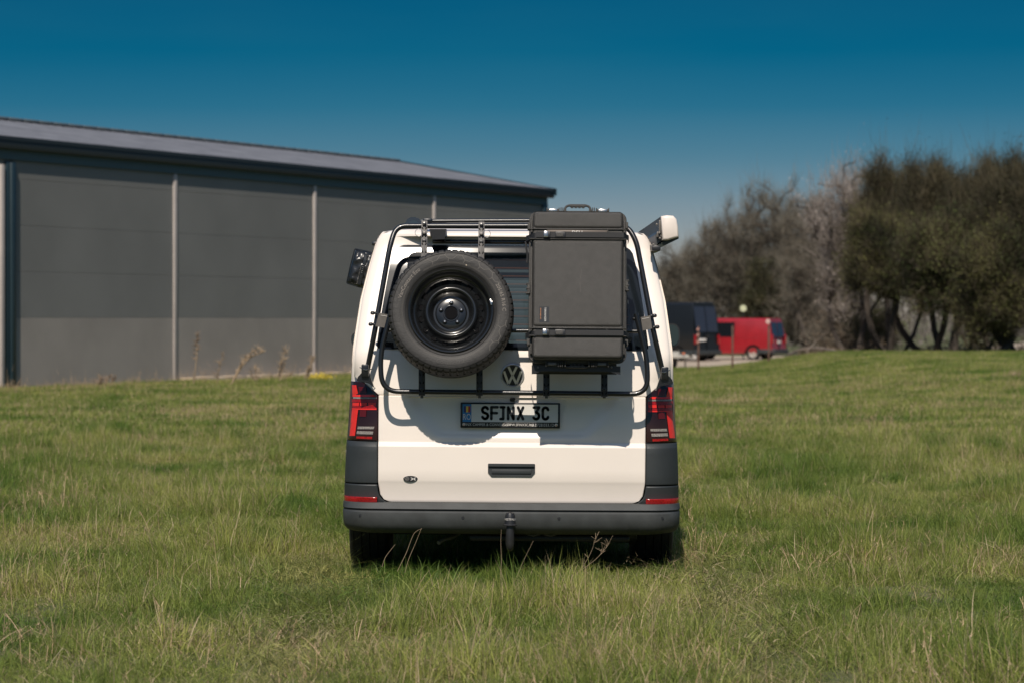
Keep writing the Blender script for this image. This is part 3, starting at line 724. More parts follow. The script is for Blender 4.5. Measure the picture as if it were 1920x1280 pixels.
curved_text('VanContact Eco', .030, .283, R(-57), sx=1.0).build('sidewall_text', M['rubberlet'], tyo, smooth=False)
curved_text('205/65 R16 C', .028, .287, R(75), sx=1.).build('sidewall_text', M['rubberlet'], tyo, smooth=False)
curved_text('Continental', .032, .285, R(180), True).build('sidewall_text', mat('faint_letters', (.055, .052, .05), .7), tyo, smooth=False)
hx = MB()                                                # hexagon pattern arcs and fine ribs
def seg(r0, a0, r1, a1, wd=.003, m=0):
    p = Vector((r0 * math.sin(a0), r0 * math.cos(a0))); q = Vector((r1 * math.sin(a1), r1 * math.cos(a1))); d = (q - p).normalized(); nn = Vector((-d.y, d.x)) * wd / 2
    out = [p + nn, p - nn, q - nn, q + nn]; hx.add([(o_.x, side_y(o_.length) - .0009, o_.y) for o_ in out], [[0, 3, 2, 1]], m)
for a0, a1 in ((-30, 55), (100, 128)):
    a = a0; up = True
    while a < a1:
        r_ = .305 if up else .285
        seg(r_, R(a), r_, R(a + 5), .0028); seg(r_, R(a + 5), .285 if up else .305, R(a + 9), .0028)
        if up: seg(.305, R(a + 5), .318, R(a + 7), .0028)
        else: seg(.285, R(a), .268, R(a - 1), .0028)
        up = not up; a += 9
for a in np.arange(0, 360, 1.15):
    if not (-3 < 0): pass
    if (a > 325 or a < 70) or 95 < a < 160 or 200 < a < 300 or 160 < a < 200: seg(.258, R(a), .268, R(a), .0016)
for rr_a, rr_b, nm in ((.2425, .2475, 0), (.3150, .3185, 0)):
    rg_ = MB(); rg_.lathe([(rr_a, side_y(rr_a) + .002), (rr_a + .001, side_y(rr_a) - .0028), (rr_b - .001, side_y(rr_b) - .0028), (rr_b, side_y(rr_b) + .002)], 120); rg_.build('sidewall_rib', M['rubber'], tyo, ang=20)
hx.build('sidewall_pattern', mat('sidewall_relief', (.095, .088, .080), .7), tyo, smooth=False, kind='stuff')
for a0, a1, r0, r1 in ((-84, -32, .271, .297), (60, 92, .275, .300), (-20, -8, .287, .303), (16, 28, .288, .303)):
    nseg = 14; vs = []; dk = MB()
    for i in range(nseg + 1):
        a = R(a0 + (a1 - a0) * i / nseg)
        for r_ in (r0, r1): vs.append((r_ * math.sin(a), side_y(r_) - .0006, r_ * math.cos(a)))
    dk.add(vs, [[2 * i, 2 * i + 2, 2 * i + 3, 2 * i + 1][::-1] for i in range(nseg)]); dk.build('sidewall_panel', M['rubberdeep'], tyo, smooth=False)
dd = MB(); dd.disc((.262 * math.sin(R(18)), .262 * math.cos(R(18))), .0035, 12, y=side_y(.262) - .001); dd.build('paint_dot', mat('dot_paint', (.4, .33, .25), .6), tyo, smooth=False)
rp_ = [(.229, -.086), (.231, -.094), (.227, -.097), (.220, -.094), (.214, -.084), (.210, -.070), (.2065, -.052), (.203, -.046), (.197, -.044), (.190, -.036), (.183, -.022), (.178, -.006), (.170, .000), (.158, -.012), (.150, -.022), (.146, -.034), (.141, -.050), (.134, -.058), (.127, -.058), (.120, -.050), (.113, -.034), (.106, -.014), (.096, -.001), (.086, -.001), (.082, -.010), (.078, -.012), (.045, -.013), (.043, -.018), (.038, -.018), (.036, -.008), (.0, -.008)]
ri = MB(); ri.lathe(rp_, 96); rio = ri.build('rim', M['rim'], sw, ang=50)
for k_ in range(16):
    a = 2 * PI * (k_ + .5) / 16; r_ = .166; mb = MB()
    mt = Matrix.Rotation(-a, 4, 'Y') @ Matrix.Translation((0, -.016, r_)) @ Matrix.Rotation(R(-18), 4, 'X')
    mt = Matrix.Rotation(a, 4, 'Y') @ Matrix.Translation((0, -.012, r_))
    n = 16; vs = [(.0165 * math.cos(2 * PI * j / n), .0, .0112 * math.sin(2 * PI * j / n)) for j in range(n)] + [(.0138 * math.cos(2 * PI * j / n), .004, .0088 * math.sin(2 * PI * j / n)) for j in range(n)]
    mb.add(vs, [[j, (j + 1) % n, n + (j + 1) % n, n + j] for j in range(n)] + [[n + j for j in range(n)]], [0] * n + [1], mt); mb.build('vent_hole', [M['rim'], M['black']], rio)
for k_ in range(5):
    a = 2 * PI * k_ / 5; mt = Matrix.Rotation(a, 4, 'Y') @ Matrix.Translation((0, -.012, .058))
    mb = MB(); mb.lathe([(0, -.018), (.006, -.018), (.0065, -.012), (.0105, -.010), (.0125, -.003), (.0125, .006)], 16, mtx=mt); mb.lathe([(0, -.0185), (.0042, -.0185)], 6, mtx=mt, m=1)
    mb.build('wheel_bolt', [mat('bolt_steel', (.06, .06, .065), .25, metal=.8) if k_ == 0 else bpy.data.materials['bolt_steel'], M['steel']], rio)
mb = MB(); mb.disc((0, 0), .034, 24, y=-.0185); mb.m = [0]; mb.build('hub_hole', M['black'], rio, smooth=False)
mb = MB(); a = R(78); mb.box((.221 * math.sin(a), -.099, .221 * math.cos(a)), (.010, .006, .034), bev=.002, rot=Matrix.Rotation(a - R(90), 3, 'Y')); mb.box((.221 * math.sin(a) + .006, -.100, .221 * math.cos(a)), (.006, .004, .012), bev=.001); mb.build('balance_weight', M['steel'], rio)

# ================================================================== CASE
cc = L3(1082.5, 541.5, -.20)
CT = R(-7.5)
CM = VM @ Matrix.Translation(cc) @ Matrix.Rotation(CT, 4, 'X')
cs = empty('hard_case', 'large black hard plastic equipment case standing upright on the rack, strapped twice', 'case', CM)
kk = (D - .30) / F
cw, chh = 184 * kk, 284 * kk / math.cos(CT)
lw, lh = 170 * kk, 274 * kk / math.cos(CT)
def rbox(mb, c, s, rad, bev, m=0):                        # rounded rectangle (x,z) body with softened front edge (-y)
    hx_, hz = s[0] / 2, s[2] / 2; n = 6; loops = []
    def ring(ins, y):
        r_ = max(.002, rad - ins); pts = []
        for qx, qz, a0 in ((1, 1, 0), (-1, 1, 90), (-1, -1, 180), (1, -1, 270)):
            for k_ in range(n + 1):
                a = R(a0 + 90 * k_ / n); pts.append((c[0] + qx * (hx_ - rad) + r_ * math.cos(a), y, c[2] + qz * (hz - rad) + r_ * math.sin(a)))
        return pts
    yb_, yf = c[1] + s[1] / 2, c[1] - s[1] / 2
    for k_ in range(7):
        a = R(90 * k_ / 6); loops.append(ring(bev * (1 - math.sin(a)), yb_ - bev * (1 - math.cos(a)) * 0 - 0 if False else yb_ - bev * (1 - math.cos(a))) if False else ring(bev * (1 - math.sin(a)), yb_ - bev + bev * math.cos(a)))
    for k_ in range(7):
        a = R(90 * k_ / 6); loops.append(ring(bev * (1 - math.cos(a)), yf + bev - bev * math.sin(a)))
    N = len(loops[0]); vs = [p for l in loops for p in l]; fs = [[i * N + j, i * N + (j + 1) % N, (i + 1) * N + (j + 1) % N, (i + 1) * N + j] for i in range(len(loops) - 1) for j in range(N)]
    fs += [list(range(N))[::-1], [(len(loops) - 1) * N + j for j in range(N)]]
    mb.add(vs, fs, m); return mb
mb = MB(); rbox(mb, (0, .035, 0), (lw * .99, .19, lh * .985), .03, .012); mb.build('case_base', M['case'], cs)
mb = MB(); rbox(mb, (0, -.052, 0), (cw, .022, chh), .045, .006); mb.build('case_rim', M['case'], cs)
zs_ = lambda py: (541.5 - py) * kk / math.cos(CT)
xs_ = lambda px: (px - 1082.5) * kk
FY = -.128
segs = [(403, 434.5), (457.5, 619), (638.5, 676.5)]
mb = MB(); rbox(mb, (0, -.092, 0), (lw, .060, lh), .028, .014); ld = mb.build('case_lid', M['case'], cs)
for a, b in segs:
    mb = MB(); c = (0, FY + .010, (zs_(a) + zs_(b)) / 2); rbox(mb, c, (lw * .985, .026, zs_(a) - zs_(b)), .018, .017); mb.build('lid_panel', M['case'], cs)
for py in (436, 454.5, 621.5, 635.5):                     # grooves beside the strap channels
    mb = MB(); mb.box((0, FY + .012, zs_(py)), (cw * .99, .030, .0045), bev=.0015); mb.build('lid_rib', M['case'], cs)
lb = MB(); lb.box(((xs_(1024) + xs_(1137)) / 2, FY + .004, zs_(440.5)), (xs_(1137) - xs_(1024), .004, .022), bev=.001); lbo = lb.build('name_plate', mat('name_plate_bronze', (.12, .10, .085), .45, metal=.3), cs)
v, f = text_mesh('DELL', .030); mb = MB(); mb.add([(xs_(1082) + p[0] * 1.0, FY + .0012, zs_(443.0) + p[1]) for p in v], f); mb.build('name_lettering', M['print'], lbo, smooth=False)
for px in (1138, 1025, 1137):
    mb = MB(); mb.box((xs_(px), FY + .003, zs_(437.5 if px == 1138 else 624)), (.005, .010, .022), bev=.001); mb.build('lid_tab', M['case'], cs)
# sticker
mb = MB(); mb.box(((xs_(1010.5) + xs_(1029)) / 2, FY - .0036, (zs_(582) + zs_(611)) / 2), (xs_(1029) - xs_(1010.5), .001, zs_(582) - zs_(611))); st = mb.build('sticker', mat('sticker_black', (.022, .024, .028), .35), cs)
def vtext(body, size, px, py, m, sx=1.):
    v, f = text_mesh(body, size); mb = MB(); mb.add([(xs_(px) + p[1], FY - .0046, zs_(py) - p[0] * sx) for p in v], f); mb.build('sticker_lettering', m, st, smooth=False)
vtext('TERRANGER', .0135, 1021.5, 596.5, M['print'], 1.0); vtext('www.terranger.com', .0075, 1013.3, 595, M['orange'], 1.0)
# latches and handles
def latch(px, top):
    s_ = 1 if top else -1; z = s_ * chh / 2
    mb = MB(); mb.box((xs_(px), -.045, z + s_ * .004), (.062, .05, .020), bev=.004)
    for dx in (-.033, .033): mb.box((xs_(px) + dx, -.055, z + s_ * .006), (.0055, .045, .026), bev=.0015)
    o = mb.build('latch', M['case'], cs)
    mb = MB(); mb.box((xs_(px), -.068, z + s_ * .005), (.046, .012, .017), bev=.003); mb.build('latch_pad', M['steel'] if top else M['alu'], o)
for px in (1035.5, 1129): latch(px, True); latch(px, False)
for s_ in (1, -1):
    mb = MB(); z = s_ * chh / 2; hz_ = .036 if s_ > 0 else .022
    P = [(-.072, z - .004 * s_), (-.066, z + s_ * hz_ * .75), (-.045, z + s_ * hz_), (.045, z + s_ * hz_), (.066, z + s_ * hz_ * .75), (.072, z - .004 * s_)]
    mb.tube(fillet([(xs_(1082) + p[0], -.055, p[1]) for p in P], .012, 4), .0065, 10)
    mb.box((xs_(1082), -.055, z + s_ * (hz_ - .003)), (.088, .024, .014), bev=.005)
    for k_ in range(4): mb.box((xs_(1082) - .03 + .02 * k_, -.055, z + s_ * (hz_ - .012)), (.013, .02, .006), bev=.002)
    for dx in (-.090, -.080, -.064, .064, .080, .090): mb.box((xs_(1082) + dx, -.055, z + s_ * .006), (.005, .05, .030), bev=.0015)
    mb.build('handle', M['case'], cs)
    mb = MB(); mb.box((xs_(1082), -.03, z + s_ * .001), (.30, .05, .010), bev=.003); mb.build('handle_base', M['case'], cs)
for s_, py in ((1, 425), (1, 538), (-1, 545), (1, 645), (-1, 645), (-1, 428)):
    mb = MB(); x = s_ * cw / 2; big = py in (538, 545)
    mb.box((x, -.05, zs_(py)), (.016, .05, .055 if big else .035), bev=.003)
    if big:
        for dz in (-.026, .0, .026): mb.box((x + s_ * .004, -.055, zs_(py) + dz), (.018, .045, .007), bev=.002)
    mb.build('side_hinge', M['case'], cs)
mb = MB(); mb.lathe([(.004, -.006), (.009, -.006), (.010, 0), (.010, .02)], 16, mtx=Matrix.Translation((xs_(1174.5), -.062, zs_(647)))); mb.build('padlock_eye', M['alu'], cs)
for s_ in (-1, 1):                                        # rib down the sides
    mb = MB(); mb.box((s_ * (lw / 2 + .006), -.072, 0), (.010, .03, lh * .92), bev=.003); mb.build('edge_rib', M['case'], cs)
mb = MB()
for k_ in range(9): mb.box((xs_(1068) + k_ * .0065, FY - .0030, zs_(411)), (.002, .001, .020))
mb.build('moulded_ribs', M['case'], cs, smooth=False, kind='stuff')
sc_ = MB()
for a, b in (((1089, 512), (1087, 530)), ((1086, 535), (1087, 554))):
    sc_.add([(xs_(a[0]), FY - .0033, zs_(a[1])), (xs_(a[0]) + .0012, FY - .0033, zs_(a[1])), (xs_(b[0]) + .0012, FY - .0033, zs_(b[1])), (xs_(b[0]), FY - .0033, zs_(b[1]))], [[0, 3, 2, 1]])
sc_.build('scratch', mat('scratch_grey', (.11, .10, .095), .7), cs, smooth=False)
# straps
for py, bx_, lab in ((447, 1022, 'black webbing strap with metal buckle round the top of the case'), (630, 1021, 'black webbing strap with metal buckle round the bottom of the case')):
    so = empty('lashing_strap', lab, 'strap', CM, (0, -.12, zs_(py)), 'straps round the hard case')
    z = zs_(py); hwd = cw / 2 + .008; sh = .029
    path = [(-hwd - .004, .10), (-hwd - .006, -.03), (-lw / 2 - .004, -.10), (-lw / 2 + .01, FY - .0035), (lw / 2 - .01, FY - .0035), (lw / 2 + .006, -.10), (hwd + .004, -.03), (hwd + .004, .10)]
    P = fillet([(a, b, 0) for a, b in path], .012, 4); vs = []; fs = []
    for i, p in enumerate(P):
        dz = -.004 * math.sin(i * .6) * 0 - (.006 if p.x < -lw / 2 + .02 else 0)
        for yy, zz_ in ((0, -sh / 2), (0, sh / 2)): vs.append((p.x, p.y - yy, z + zz_ + dz))
    fs = [[2 * i, 2 * i + 2, 2 * i + 3, 2 * i + 1] for i in range(len(P) - 1)]
    m_ = MB(); m_.add(vs, fs); vs2 = [(x * 1.006, y - .002, zz_) for x, y, zz_ in vs]; m_.add(vs2, [f[::-1] for f in fs]); m_.build('webbing', M['strap'], so)
    m_ = MB(); m_.box(((xs_(1060) + xs_(1168)) / 2, FY - .0062, z), (xs_(1168) - xs_(1060), .002, sh), bev=.0005)
    nn = 60; 
    for k_ in range(nn): m_.box((xs_(1062) + (xs_(1166) - xs_(1062)) * k_ / nn, FY - .0075, z), (.0022, .0012, sh * .94))
    m_.build('webbing_tail', M['strap'], so, smooth=False)
    m_ = MB(); m_.box((xs_(bx_), FY - .010, z + .001), (.024, .012, .034), bev=.003); bo_ = m_.build('buckle', M['steel'], so)
    m_ = MB(); m_.box((xs_(bx_ + 6), FY - .009, z), (.012, .014, .034), bev=.003); m_.build('buckle_bar', M['matblack'], bo_)
    m_ = MB(); m_.box((xs_(1049.5), FY - .007, z), (.056, .007, .033), bev=.003); lo_ = m_.build('keeper', M['matblack'], so)
    m_ = MB(); m_.box((xs_(1048), FY - .0110, z), (.038, .002, .022), bev=.001); m_.build('keeper_window', M['case'], lo_)
    if py == 447:
        m_ = MB(); m_.tube(curve([(-hwd - .01, -.02, z - .02), (-hwd - .006, -.03, z - .06), (-hwd + .001, -.03, z - .10), (-hwd - .002, -.03, z - .14)], 4), .006, 6); m_.build('loose_end', M['strap'], so)

# ================================================================== BAG, AWNING
bgm = VM @ Matrix.Translation(L3(682, 505, .9)) @ Matrix.Rotation(R(13), 4, 'Y')
bag = empty('side_bag', 'black vinyl zipped bag hanging beside the left roof pillar of the van', 'bag', bgm)
bm = bmesh.new(); bmesh.ops.create_grid(bm, x_segments=1, y_segments=1, size=1); bm.free()
def puffy(w_, h_, d_, n=14):
    vs = []; fs = []
    for s_ in (-1, 1):
        o = len(vs)
        for i in range(n + 1):
            for j in range(n + 1):
                u, v_ = j / n * 2 - 1, i / n * 2 - 1
                e = (1 - u ** 6) ** .5 * (1 - v_ ** 6) ** .5
                wr = .012 * noise.noise(Vector((u * 2.2, v_ * 3.1, s_ * 5))) + .006 * noise.noise(Vector((u * 5, v_ * 7, s_ * 9)))
                vs.append((u * w_ / 2 * (1 - .05 * (v_ > .3) * v_), s_ * (d_ / 2 * e + wr * e), v_ * h_ / 2 + .01 * u * u * (1 if v_ > 0 else -1) * 0))
        for i in range(n):
            for j in range(n):
                q = [o + i * (n + 1) + j, o + i * (n + 1) + j + 1, o + (i + 1) * (n + 1) + j + 1, o + (i + 1) * (n + 1) + j]; fs.append(q if s_ < 0 else q[::-1])
    return vs, fs
v, f = puffy(.150, .205, .10, 24); mb = MB(); mb.add(v, f); mb.build('bag_body', M['vinyl'], bag, ang=60)
mb = MB()
for dx in (-.076, .076):
    mb.tube([(dx, -.02, -.10), (dx * 1.02, -.03, 0), (dx, -.02, .10)], .004, 6)
mb.tube([(-.074, -.02, .102), (0, -.035, .104), (.074, -.02, .102)], .004, 6); mb.tube([(-.074, -.02, -.102), (0, -.035, -.106), (.074, -.02, -.102)], .004, 6); mb.build('piping', M['tube'], bag)
mb = MB(); mb.box((-.002, -.052, .0), (.020, .01, .19), bev=.003); mb.build('zip_flap', M['vinyl'], bag)
mb = MB()
for k_ in range(16): mb.box((-.016, -.055, .02 - .0075 * k_), (.006, .006, .0035), bev=.001)
mb.build('zip_teeth', mat('zip_metal', (.09, .085, .08), .4, metal=.6), bag, smooth=False, kind='stuff')
mb = MB(); 
for k_ in range(5): mb.box((-.002, -.060, .02 - .011 * k_), (.012, .008, .008), bev=.002)
mb.build('zip_pull', M['tube'], bag)

aw = empty('side_awning', 'rolled awning in a long grey cassette with white end cap on the right roof edge', 'awning', VM, (.9, 1.6, 1.9))
cap = [(1240, 409), (1246, 405), (1256, 404), (1264, 406), (1269, 412), (1272, 426), (1272.5, 447), (1262, 450), (1250, 453), (1247, 462), (1241, 466), (1240, 440)]
cap = [(1239, 406), (1250, 404), (1262, 405), (1268, 411), (1271, 425), (1272.5, 445), (1262, 448), (1252, 451), (1241.5, 451), (1240.5, 430)]
mb = MB(); yA = .25; cp = [Vector(L(p[0], p[1], yA)) for p in cap]; cen = sum(cp, Vector((0, 0))) / len(cp)
n = len(cp); vs = [(cen.x + (p.x - cen.x) * s_, y_, cen.y + (p.y - cen.y) * s_) for s_, y_ in ((.80, yA - .014), (.93, yA - .010), (1, yA), (1, yA + .05)) for p in cp]
fs = [[i * n + j, i * n + (j + 1) % n, (i + 1) * n + (j + 1) % n, (i + 1) * n + j] for i in range(3) for j in range(n)] + [list(range(n))[::-1]]
mb.add(vs, fs); mb.build('end_cap', M['dirtywhite'], aw, ang=60)
body = [L(p[0], p[1], yA + .05) for p in ((1239, 406.5), (1250, 404.5), (1262, 405.5), (1268, 411), (1271, 425), (1272, 441), (1240, 452), (1232, 458), (1228, 463), (1229, 440), (1236, 432), (1238, 420))]
mb = MB(); n = len(body); vs = [(p[0], y_, p[1]) for y_ in (yA + .05, 3.2) for p in body]
mb.add(vs, [[j, (j + 1) % n, n + (j + 1) % n, n + j] for j in range(n)] + [[n + j for j in range(n)], list(range(n))[::-1]]); mb.build('cassette', mat('awning_grey', (.075, .078, .08), .35, metal=.3), aw, ang=30)
pl_ = [L(p[0], p[1], yA + .02) for p in ((1272.5, 442), (1272.5, 448), (1225, 471), (1222, 468), (1240, 455))]
mb = MB(); mb.prism([tuple(p) for p in pl_], yA + .02, 3.1); mb.build('lead_rail', mat('awning_rail_green', (.035, .042, .035), .35, metal=.3), aw)
mb = MB()
for px, py, a, b in ((1237, 425, .012, .07), (1233, 440, .012, .03), (1237, 443, .02, .012), (1228, 462, .03, .012), (1222, 464, .02, .03)):
    mb.box(L3(px, py, yA + .03), (a, .03, b), bev=.003)
for px, py in ((1231, 421), (1236, 437), (1225, 459), (1237, 447)): mb.lathe([(0, -.02), (.006, -.018), (.006, .01)], 10, mtx=Matrix.Translation(L3(px, py, yA + .01)))
mb.build('bracket', M['alu'], aw)
mb = MB(); mb.box(L3(1226, 468, yA + .2), (.05, .5, .03), bev=.006); mb.build('roof_mount', M['matblack'], aw)

# ================================================================== GROUND
xs = list(np.linspace(-400, -40, 12)) + list(np.linspace(-36, 44, 81)) + list(np.linspace(50, 400, 12))
ys = list(np.linspace(-300, -10, 8)) + list(np.linspace(-5, 150, 156)) + list(np.linspace(160, 2500, 14))
gv = [(x, y, ground(x, y)) for y in ys for x in xs]; n = len(xs)
g = MB(); g.add(gv, [[i * n + j, i * n + j + 1, (i + 1) * n + j + 1, (i + 1) * n + j] for i in range(len(ys) - 1) for j in range(n - 1)])
g.build('ground', M['soil'], kind='structure')
tk = MB(); xs2 = np.linspace(-4, 30, 35); ys2 = np.linspace(92, 150, 30); tk.add([(x, y, ground(x, y) + .02) for y in ys2 for x in xs2], [[i * 35 + j, i * 35 + j + 1, (i + 1) * 35 + j + 1, (i + 1) * 35 + j] for i in range(29) for j in range(34)])
tk.build('gravel_track', M['track'], kind='structure')
# ================================================================== STORAGE HALL
hall = empty('storage_hall', 'long grey metal panelled storage hall with a low pitched roof behind the van', 'building', None, (-10.4, 57.2, 0))
BD = Vector((.434, .901, 0)).normalized(); BN = Vector((BD.y, -BD.x, 0))     # along the wall, out of the wall towards us
B0 = Vector((-10.38, 57.2, 0))
HM = Matrix((BD, BN, Vector((0, 0, 1)))).transposed().to_4x4(); HM.translation = B0   # local: x along, y outwards, z up
HM4 = HM
def hb_(mb, x0, x1, y0, y1, z0, z1, m=0, bev=0.):
    return mb.box(((x0 + x1) / 2, (y0 + y1) / 2, (z0 + z1) / 2), (abs(x1 - x0), abs(y1 - y0), abs(z1 - z0)), mtx=HM4, m=m, bev=bev)
M['panel'] = mat('hall_panel_grey', (.168, .168, .160), .5, var=.07, vscale=.5, bump=.05, bscale=40)
M['panel_low'] = mat('hall_panel_light_grey', (.268, .246, .222), .5, var=.08, vscale=.8, bump=.05, bscale=40)
M['post'] = mat('hall_joint_trim', (.40, .36, .335), .5, var=.05, vscale=3)
M['navy'] = mat('navy_trim', (.016, .034, .045), .4, var=.06, vscale=2)
M['roofm'] = mat('roof_sheet_grey', (.13, .135, .15), .5, var=.2, vscale=1.5)
bays = [-12.2, -6.0, .55, 6.65, 12.9, 19.2, 26.1]
levels = [.0, 1.46, 2.40, 3.34, 4.28, 4.66]
for a, b in zip(bays, bays[1:]):
    for k in range(5):
        mb = MB(); hb_(mb, a + .02, b - .02, -.12, 0, levels[k] + .002, levels[k + 1] - .002, bev=.004)
        mb.build('wall_panel', M['panel_low'] if k == 0 else M['panel'], hall, smooth=False)
core = MB(); hb_(core, bays[0], 26.1, -9.8, -.10, 0, 4.9); core.build('core_wall', M['navy'], hall)
for x in (-6.0, 6.65, 12.9, 19.2):
    mb = MB(); hb_(mb, x - .065, x + .065, -.02, .035, .0, 4.66, bev=.012); mb.build('joint_strip', M['post'], hall)
mb = MB(); hb_(mb, .07, .19, 0, .09, 0, 4.55, bev=.012); mb.build('joint_strip', M['post'], hall)
mb = MB(); hb_(mb, .28, .62, 0, .06, 0, 4.62, bev=.012); hb_(mb, .38, .52, .06, .12, .1, 4.6, bev=.03); mb.build('downpipe', M['navy'], hall)
mb = MB(); hb_(mb, 25.85, 26.16, -.05, .06, 0, 4.70, bev=.012); mb.build('corner_trim', M['navy'], hall)
mb = MB(); hb_(mb, bays[0], 26.15, -.02, .05, 4.66, 4.94); mb.build('eave_shade_band', mat('eave_shade_blue_grey', (.045, .085, .10), .5), hall)  # band below the gutter, eave shadow put into its blue-grey colour
mb = MB(); hb_(mb, bays[0], 26.4, .0, .06, 4.93, 4.97); hb_(mb, bays[0], 26.4, .06, .15, 4.86, 5.10, bev=.02); mb.build('gutter', mat('dark_gutter', (.014, .020, .026), .4), hall)
mb = MB(); hb_(mb, bays[0], 26.45, .13, .17, 5.04, 5.12); mb.build('gutter_lip', bpy.data.materials['dark_gutter'], hall)
HT = 5.10; RW, RR = 5.0, .90
mb = MB(); vs = []; fs = []
xr_ = np.arange(bays[0], 26.45, .11)
for i, x in enumerate(xr_):
    dz = .028 if i % 3 == 0 else 0
    for (yy, zz_) in ((.14, HT), (.14 - RW, HT + RR)): vs.append((x, yy, zz_ + dz))
    vs.append((x, .14 - 2 * RW, HT))
fs = []
for i in range(len(xr_) - 1):
    a = 3 * i; fs += [[a, a + 1, a + 4, a + 3], [a + 1, a + 2, a + 5, a + 4]]
mb.add(vs, fs, 0, HM4); mb.build('roof_sheets', M['roofm'], hall, smooth=False)
for i in range(64):
    x = bays[0] + i * .6
    if x > 26.2: break
    mb = MB(); mb.box((x + .3, .14 - RW, HT + RR + .045), (.592, .34, .07), mtx=HM4, bev=.02); mb.build('ridge_cap', mat('ridge_cap_grey', (.10, .12, .13), .5) if i == 0 else bpy.data.materials['ridge_cap_grey'], hall)
mb = MB()
mb.add([(26.5, .17, HT - .16), (26.5, .17, HT + .04), (26.5, .14 - RW, HT + RR + .06), (26.5, .14 - RW, HT + RR - .16), (26.38, .17, HT - .16), (26.38, .17, HT + .04), (26.38, .14 - RW, HT + RR + .06), (26.38, .14 - RW, HT + RR - .16)], [[0, 1, 2, 3], [7, 6, 5, 4], [1, 5, 6, 2], [0, 4, 5, 1], [0, 3, 7, 4]], 0, HM4)
mb.add([(26.5, .14 - RW, HT + RR + .06), (26.5, .14 - 2 * RW, HT + .04), (26.5, .14 - 2 * RW, HT - .16), (26.5, .14 - RW, HT + RR - .16)], [[0, 1, 2, 3]], 0, HM4)
mb.add([(26.1, -.1, 4.8), (26.1, .14 - RW, HT + RR - .1), (26.1, .14 - 2 * RW + .3, 4.8)], [[0, 1, 2]], 0, HM4); mb.build('verge_trim', M['navy'], hall)
mb = MB()
for i, x in enumerate(np.arange(6.8, 16.2, .6)):
    hb_(mb, x + .01, x + .59, .02, .34, -.05, .15 + .01 * (i % 2), bev=.015)
mb.build('plinth_kerb', M['track'], hall)

# ================================================================== PLANTS BY THE WALL
M['straw'] = mat('dry_straw', (.27, .20, .13), .8, var=.2, vscale=3, noise_world=True)
M['straw2'] = mat('brown_seed_head', (.20, .145, .10), .8)
def stalk_plant(name, label, px, py0, Y, tips, seeds=True, m='straw', r=.012, group=None, cat='plant'):
    base = W(px, py0, Y); base.z = ground(base.x, base.y)
    e = empty(name, label, cat, None, tuple(base), group)
    st = MB(); hd = MB()
    for tx, ty, n_ in tips:
        t = W(tx, ty, Y); t.y = base.y + random.uniform(-.2, .2)
        mid = base.lerp(t, .5) + Vector((0, 0, .14 * (t - base).length * (1 if abs(t.x - base.x) > .3 else .1))); b2 = base + Vector((random.uniform(-.08, .08), random.uniform(-.1, .1), 0))
        P = curve([b2, mid, t], 6); st.tube(P, [r * (1 - .6 * i / len(P)) for i in range(len(P))], 5)
        for k in range(n_):
            u = random.uniform(.55 if seeds else .3, 1); p = P[min(len(P) - 1, int(u * (len(P) - 1)))]
            d = Vector((random.gauss(0, .6), random.gauss(0, .6), random.uniform(.2, 1))).normalized() * random.uniform(.05, .16)
            hd.tube([p, p + d], [.010, .003], 4)
    st.build('stem', M[m], e); hd.build('seed_heads', M['straw2' if seeds else m], e, kind='stuff')
    return e
stalk_plant('dry_stalk', 'tall thin dry brown stalk with a seed head standing against the hall wall', 366, 722, 59.5, [(371, 624, 60)], r=.016)
stalk_plant('bent_reed', 'long dry straw reed bending right with a fluffy tip by the hall', 424, 720, 60, [(500, 656, 60), (490, 650, 40)], seeds=False, r=.020)
stalk_plant('dry_weed', 'pale tuft of upright dry grass near the bent reed', 480, 718, 61.5, [(478, 684, 14), (486, 690, 12), (470, 690, 12)], seeds=False, group='dry weeds along the hall wall')
stalk_plant('dry_weed', 'slender slanting dry weed between the brown stalk and the bent reed', 399, 722, 60.5, [(421, 658, 26)], seeds=False, group='dry weeds along the hall wall')
stalk_plant('dry_weed', 'wispy high dry grass arching right, left of the third wall joint', 522, 718, 62, [(540, 652, 26), (535, 645, 24), (528, 668, 20), (549, 700, 12)], seeds=False, group='dry weeds along the hall wall')
stalk_plant('dry_weed', 'dry reddish tuft leaning right just before the third wall joint', 570, 716, 63, [(592, 665, 24), (585, 672, 20), (578, 690, 14)], seeds=False, group='dry weeds along the hall wall')
stalk_plant('dry_weed', 'low brown dead weed clump at the left end of the hall wall', 195, 728, 57.5, [(188, 706, 18), (203, 704, 18), (216, 708, 18), (180, 714, 12)], seeds=True, group='dry weeds along the hall wall')
b = W(600, 716, 63); b.z = 0
yb = empty('yellow_bush', 'small bright yellow flowering bush at the foot of the hall', 'bush', None, tuple(b))
mb = MB()
for k in range(420):
    p = b + Vector((random.gauss(0, .12), random.gauss(0, .1), abs(random.gauss(.1, .07)))); s = .03; d = Vector((random.uniform(-1, 1), random.uniform(-1, 1), random.uniform(-1, 1))) * s; e2 = d.orthogonal().normalized() * s
    mb.add([p + d, p + e2, p - d], [[0, 1, 2]])
mb.build('blossom', mat('yellow_blossom', (.55, .42, .03), .7), yb, smooth=False, kind='stuff')

